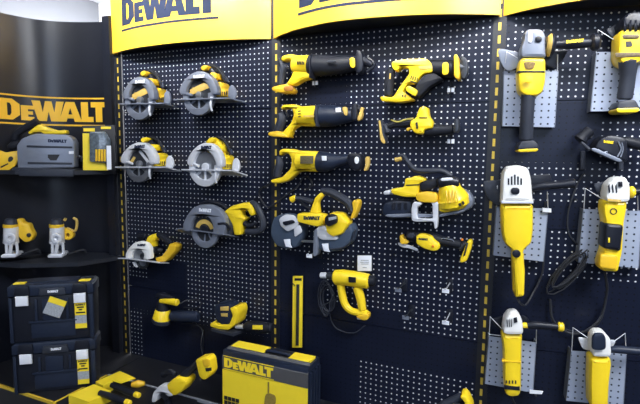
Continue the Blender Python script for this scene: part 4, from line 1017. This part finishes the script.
# ------------------------------------------------------------------ corner shelves
z2 = FM.W(120, 254).z-.005; z1 = None
def cshelf(label, z, front):
    P2 = [atZ(x, y, z) for x, y in front]
    return P2
def shelf(label, z, poly):
    mb = MB(); n_ = len(poly)
    mb.add([(x, y, z-.022) for x, y in poly]+[(x, y, z) for x, y in poly], [tuple(range(n_-1, -1, -1)), tuple(range(n_, 2*n_))]+[(i, (i+1) % n_, n_+(i+1) % n_, n_+i) for i in range(n_)])
    o = mb.ob('corner_shelf', SHELF, smooth=0); solo(o, label, 'shelf', 'corner display shelves'); return o
fl = atZ(-12, 262, z2); fa = atZ(20, 264, z2); fb = atZ(78, 262.5, z2)
FS_a = math.atan2(fb.y-fa.y, fb.x-fa.x)
FS = Frame((fb.x, fb.y, 0), FS_a); FS.O = FS.O-FS.out*.055
z1 = FS.W(50, 170.5, .055).z
def onboard(inset=.0):
    return [(p.x+.012, p.y-.014) for p in P[2:-4:3]]
sp = [(-2.15, 1.985)]+onboard()
shelf('lower black corner shelf carrying the two compact routers', z2, [(fb.x, fb.y), (-2.13, 1.97)]+onboard()+[(fl.x-.04, fl.y-.02), (fa.x, fa.y)])
shelf('upper black corner shelf carrying the plunge saw and the blister pack', z1, [(fb.x, fb.y), (-2.13, 1.97)]+onboard()+[(fl.x-.04, fl.y-.02), (fa.x, fa.y)])

# shelf items: frame facing the camera, through the shelf fronts
pass
t = Thing('track_saw', 'grey housed plunge track saw with black handle on the upper corner shelf', 'plunge saw', FS, (0, 0), Zm(0, 110, 5.05), world=(FS.W(48, 170).x, FS.W(48, 170).y, z1)); t.clamp = True
b = t.mb().pr([(105, 295), (100, 180), (125, 145), (190, 120), (345, 125), (375, 140), (388, 165), (388, 290)], -.04, .04, .008, 1).ob('blade_housing', GRY)
t.mb().logo((243, 163), (338, 166), 16, .0405).ob('lettering', INK, b, 0)
q = t.mb().pr([(135, 178), (365, 184), (365, 193), (135, 188)], .04, .046, .002, 0).pr([(140, 262), (365, 266), (365, 275), (140, 272)], .04, .046, .002, 0); q.ob('housing_rib', GRYD, b)
t.mb().pr([(242, 225), (302, 225), (285, 254), (255, 254), (242, 240)], .04, .0425, 0, 0).ob('blade_window', BPAPER, b, 0)
t.mb().pr([(348, 208), (372, 208), (372, 222), (348, 222)], .04, .0425, 0, 0).ob('price_sticker', PAPER, b)
t.mb().pr([(92, 288), (395, 296), (400, 304), (92, 304)], -.08, .054, .002, 0).ob('base_plate', GRYD)
t.clamp = False
t.mb().pr([(98, 300), (370, 304), (370, 336), (98, 333)], .0565, .062, .001, 0).ob('guide_plate', GRYD)
t.clamp = True
t.mb().tu([(75, 150, -.02), (85, 120, -.02), (130, 90, -.02), (190, 60, -.02)], [14, 18, 18, 22]).tu([(45, 190, -.02), (70, 180, -.02), (100, 170, -.02)], [14, 22, 20]).ob('rear_handle', BLK)
t.mb().pr([(150, 115), (205, 72), (250, 90), (300, 105), (340, 100), (345, 122), (230, 122), (200, 105), (160, 125)], -.06, .0, .008, 1).ob('motor_housing', YEL)
t.mb().tu([(395, 235, .0), (412, 240, .0), (412, 258, .0)], 8).ob('lock_knob', BLKG)

t = Thing('promotional_card', 'curved yellow card with dark mark at the left end of the upper shelf', 'card', FS, (0, 0), Zm(0, 110, 5.05), world=(FS.W(10, 170).x, FS.W(10, 170).y, z1))
t.mb().pr([(-8, 200), (30, 105+110), (60, 210), (95, 205), (98, 240), (80, 280), (40, 308), (-8, 312)], .0, .01, .002, 1).ob('card', YELD)
t.mb().pr([(42, 240), (58, 232), (70, 245), (56, 262), (40, 262)], .0102, .0115, 0, 1).pr([(2, 285), (40, 268), (42, 274), (4, 294)], .0102, .0115, 0, 0).ob('mark', BPAPER, smooth=0)

t = Thing('accessory_blister', 'clear blister pack with yellow card standing beside the plunge saw', 'blister pack', FS, (0, 0), Zm(0, 110, 5.05), world=(FS.W(100, 168).x, FS.W(100, 168).y, z1)); t.clamp = True
t.mb().pr([(415, 80), (580, 76), (583, 305), (418, 305)], -.005, .0, .001, 0).ob('backing_card', BPAPER)
t.mb().pr([(417, 118), (450, 118), (455, 262), (530, 268), (545, 305), (420, 304)], .0, .004, .001, 0).pr([(422, 92), (478, 92), (478, 108), (422, 108)], .0, .004, .0, 0).pr([(510, 84), (560, 84), (560, 96), (510, 96)], .0, .004, .0, 0).ob('yellow_print', YPAPER, smooth=0)
t.mb().pr([(455, 110), (535, 108), (560, 150), (560, 255), (535, 268), (455, 262)], .0, .03, .006).ob('blister', CLEAR)
q = t.mb()
for k in range(4): q.tu([(487+14*k, 200, .034), (487+14*k, 258, .034)], 5.5, 8, False)
q.ob('drill_bits', YELD)
t.mb().pr([(538, 180), (560, 180), (563, 300), (540, 302)], .03, .032, 0, 0).ob('white_print', PAPER, smooth=0)

for (x, lab, yd) in ((0, 'compact silver router with amber plunge body, left one on the lower corner shelf', 0), (232, 'compact silver router with small yellow body, right one on the lower corner shelf', 1)):
    FRt = Frame((fb.x, fb.y, 0), FS_a); FRt.O = FRt.O-FRt.out*.07
    t = Thing('compact_router', lab, 'router', FRt, (0, 0), Zm(0, 205, 5.05), 'compact routers on the lower shelf', world=(FRt.W((60+x)/5.05, 205+255/5.05).x, FRt.W((60+x)/5.05, 205+255/5.05).y, z2)); t.clamp = True
    t.mb().tu([(56+x, 110, .0), (56+x, 170, .0), (56+x, 190, .0)], [33, 34, 36], 18, False).ob('motor_body', SIL)
    t.mb().tu([(54+x, 98, .0), (54+x, 112, .0)], [34, 34], 18, False).ob('collar', YELD)
    t.mb().tu([(54+x, 75, .0), (54+x, 97, .0)], [27, 32], 18, False).ob('top_cap', GRYD)
    t.mb().ring(54+x, 168, 26, 12, 0, 360, .036, .05, 18).ob('depth_ring', SIL)
    q = t.mb().tu([(32+x, 190, .03), (34+x, 248, .03)], 7, 8).tu([(58+x, 190, .035), (50+x, 245, .035)], 9, 8).tu([(84+x, 190, .02), (90+x, 245, .02)], 7, 8)
    q.pr([(28+x, 240), (98+x, 238), (102+x, 256), (24+x, 258)], -.05, .05, .004); q.ob('plunge_base', SIL)
    if yd == 0:
        t.mb().pr([(92, 66), (115, 68), (125, 88), (155, 92), (165, 120), (182, 150), (165, 180), (135, 185), (105, 160), (100, 110)], -.06, -.005, .008, 1).ob('fixed_base', YELD)
        t.mb().ring(145, 152, 11, 0, 0, 360, -.005, .002, 12).ob('base_knob', BPAPER)
    else:
        t.mb().ring(348, 148, 26, 9, 0, 360, -.05, -.01, 18).tu([(325, 120, -.03), (345, 130, -.03)], 9).ob('fixed_base', YELD)
        t.mb().tu([(325, 78, -.02), (332, 68, -.02)], 7).tu([(340, 115, -.03), (380, 130, -.03), (388, 80, -.03), (370, 65, -.03)], [5, 6, 7, 6]).ob('plunge_handle', AMB)
    t.mb().tu([(105+x, 250, -.02), (150+x, 235, -.03), (190+x, 225, -.05), (205+x, 245, -.06)], 5, 7).ob('power_cord', CORD)

# ------------------------------------------------------------------ things on the platform
FP = Frame((0, 1.62, 0), 0.)
def carton(label, pts_px, z, hgt):
    """open fronted low yellow carton, outline given by its top corners"""
    q = [atZ(x, y, z) for x, y in pts_px]
    c = q[0]; e = bpy.data.objects.new('display_carton', None); link(e); e.location = (c.x, c.y, z-hgt)
    e['label'] = label; e['category'] = 'carton'; e['group'] = 'yellow display cartons on the plinth'
    L_ = [(v.x-c.x, v.y-c.y) for v in q]; n_ = len(L_); th = .004
    mb = MB(); mb.add([(x, y, hgt-th) for x, y in L_]+[(x, y, hgt) for x, y in L_], [tuple(range(n_-1, -1, -1)), tuple(range(n_, 2*n_))]+[(i, (i+1) % n_, n_+(i+1) % n_, n_+i) for i in range(n_)])
    top = mb.ob('top_flap', YPAPER, e, 0)
    mb = MB()
    for i in (0, 1):
        a, b = L_[i], L_[i+1]
        d = Vector((b[0]-a[0], b[1]-a[1])).normalized(); nrm = Vector((-d.y, d.x))*.003
        mb.hexa([(a[0], a[1], 0), (b[0], b[1], 0), (b[0]+nrm.x, b[1]+nrm.y, 0), (a[0]+nrm.x, a[1]+nrm.y, 0), (a[0], a[1], hgt-th), (b[0], b[1], hgt-th), (b[0]+nrm.x, b[1]+nrm.y, hgt-th), (a[0]+nrm.x, a[1]+nrm.y, hgt-th)])
    mb.ob('side_panel', YPAPER, e, 0)
    # small print bars on top
    mb = MB(); A_ = Vector(L_[0]); B_ = Vector(L_[1]); C_ = Vector(L_[-1])
    return e, L_
carton('yellow display carton at the front left corner of the plinth', [(68.5, 395), (89, 402), (111, 391), (94, 384)], PZ+.05, .05)
carton('yellow display carton, rear one behind the black and yellow tools', [(95.5, 381.5), (103, 385.5), (113, 380.5), (121, 383), (135.5, 378), (120, 371)], PZ+.05, .05)
def handtool(label, a, b, z, r):
    A = atZ(a[0], a[1], z); B = atZ(b[0], b[1], z); e = bpy.data.objects.new('hand_torch', None); link(e)
    e.location = (A.x, A.y, z-r); e['label'] = label; e['category'] = 'hand tool'; e['group'] = 'black hand tools beside the cartons'
    v = B-A; v.z = 0
    MB().tube([(0, 0, r), tuple(v*.5+Vector((0, 0, r))), tuple(v*.86+Vector((0, 0, r)))], [r*.8, r, r*.9], 12).ob('barrel', BLKG, e)
    MB().tube([tuple(v*.86+Vector((0, 0, r))), tuple(v+Vector((0, 0, r)))], [r*.8, r*.75], 12, False).ob('end_cap', YEL, e)
handtool('black hand tool with yellow end cap lying between the two yellow cartons', (112, 385), (139, 395.5), PZ+.055, .017)
handtool('black hand tool with yellow end cap, foremost by the front yellow carton', (100, 393), (130, 403), PZ+.055, .017)
o = MB().tube([(0, 0, .014), (.03, .0, .014), (.06, .0, .014)], [.014, .02, .012], 12).ob('plastic_plug', YELD)
A = atZ(132, 387, PZ); o.location = (A.x, A.y, PZ); o.rotation_euler = (0, 0, .6)
solo(o, 'small pale yellow cap lying on the plinth edge beside the rear carton', 'cap')

FW = Frame((0, 1.665, 0), 0.)
t = Thing('cut_off_saw', 'small cordless cutter with silver guard, yellow motor and yellow battery leaning on the platform', 'cutting tool', FW, (0, 0), Zm(150, 330, 5.456), world=(FW.W(175, 404).x, 1.665, PZ)); t.clamp = True
t.mb().pr([(22, 375), (32, 330), (65, 295), (105, 290), (130, 320), (140, 350), (115, 355), (85, 330), (60, 345), (50, 380), (30, 388)], .02, .06, .006, 1).ob('wheel_guard', SIL)
t.mb().ring(80, 350, 30, 0, 0, 360, .035, .042, 20, .001).ob('cutting_wheel', DSTEEL)
t.mb().pr([(115, 285), (150, 250), (180, 240), (225, 255), (228, 280), (200, 320), (165, 342), (140, 335), (118, 310)], -.02, .06, .014, 1).ob('motor_housing', YEL)
t.mb().tu([(185, 250, .02), (230, 210, .02), (272, 175, .02)], [24, 20, 20]).ob('handle', BLK)
t.mb().tu([(70, 245, .0), (110, 225, .0), (140, 240, .0)], [16, 18, 14]).ob('side_handle', BLKG)
b = t.mb().pr([(272, 145), (325, 138), (340, 160), (348, 225), (330, 255), (308, 255), (290, 232)], -.02, .05, .008, 1).ob('battery', YEL)
t.mb().pr([(285, 160), (325, 156), (330, 198), (295, 202)], .05, .053, .001, 1).ob('battery_panel', YELD, b)
t.mb().pr([(302, 208), (335, 204), (336, 222), (306, 226)], .05, .053, .001, 0).ob('battery_print', BPAPER, b)
t.mb().tu([(95, 350, .01), (100, 420, .01)], [16, 22]).ob('work_stand', BLKG)
t.mb().tu([(290, 145, -.04), (278, 80, -.10), (290, 0, -.16)], 2.4, 6).ob('tether', CORD)

# tool at the lower middle, mostly below the picture
FW2 = Frame((0, 1.85, 0), 0.)
t = Thing('cordless_tool', 'black tool with yellow battery end poking up at the bottom of the middle bay', 'power tool', FW2, (0, 0), Zm(420, 370, 8), world=(FW2.W(460, 404).x, 1.85, PZ)); t.clamp = True
t.mb().pr([(325, 185), (345, 170), (375, 178), (400, 215), (430, 290), (400, 400), (380, 300), (360, 220)], -.02, .05, .006, 1).ob('battery_foot', YEL)
t.mb().tu([(330, 210, .015), (260, 250, .015), (180, 290, .015), (120, 330, .015)], [30, 36, 38, 34], 12).ob('body', GRYD)
zl = t.P(300, 420, 0).z
t.mb().tube([tuple(t.P(300, 260, .015)), (t.P(300, 260, .015).x+.01, -.015, .0)], .03, 12).ob('grip', BLK)

# ------------------------------------------------------------------ lights
def area(name, loc, rot, sx, sy, power, col=(1, 1, 1)):
    l = bpy.data.lights.new(name, 'AREA'); l.shape = 'RECTANGLE'; l.size = sx; l.size_y = sy; l.energy = power; l.color = col
    o = bpy.data.objects.new(name, l); link(o); o.location = loc; o.rotation_euler = rot; return o
area('ceiling_light_key', (1.35, .45, 3.15), (math.radians(16), math.radians(12), 0), 1.0, 1.2, 76, (.92, .95, 1))
area('ceiling_light_left', (-1.3, -.6, 3.3), (math.radians(22), 0, 0), 1.0, 1.0, 19, (.95, .97, 1))
area('front_fill_light', (.9, -4.2, 2.5), (math.radians(90), 0, 0), 2.6, 1.4, 52, (.62, .76, 1))  # added unseen area light for bluish pegboard gloss and front fill
area('ceiling_light_back', (-2.4, 3.4, 3.4), (math.radians(20), 0, 0), 3.2, .6, 850, (1, 1, 1))
for k, (x, p) in enumerate(((-1.75, 7), (-.65, 7), (.4, 5))):
    o = area('header_light', (x, .95, 2.85), (0, 0, 0), .7, .12, p, (1, .98, .93))
    o.rotation_euler = (Vector((x, 1.9, 2.42))-Vector(o.location)).to_track_quat('-Z', 'Y').to_euler()
    o.data.spread = math.radians(64)
w = bpy.data.worlds.new('World'); SC.world = w; w.use_nodes = True
w.node_tree.nodes['Background'].inputs[0].default_value = (.85, .9, 1, 1); w.node_tree.nodes['Background'].inputs[1].default_value = .3

cam = bpy.data.cameras.new('camera'); co = bpy.data.objects.new('camera', cam); link(co)
cam.sensor_width = 36; cam.lens = FPX/640*36; cam.clip_start = .02
M = Matrix((RT, UP, -fwd)).transposed().to_4x4(); M.translation = CAM
co.matrix_world = M
SC.camera = co
SC.view_settings.view_transform = 'Standard'; SC.view_settings.look = 'None'
SC.view_settings.exposure = .66; SC.view_settings.gamma = 1
SC.view_settings.use_curve_mapping = False
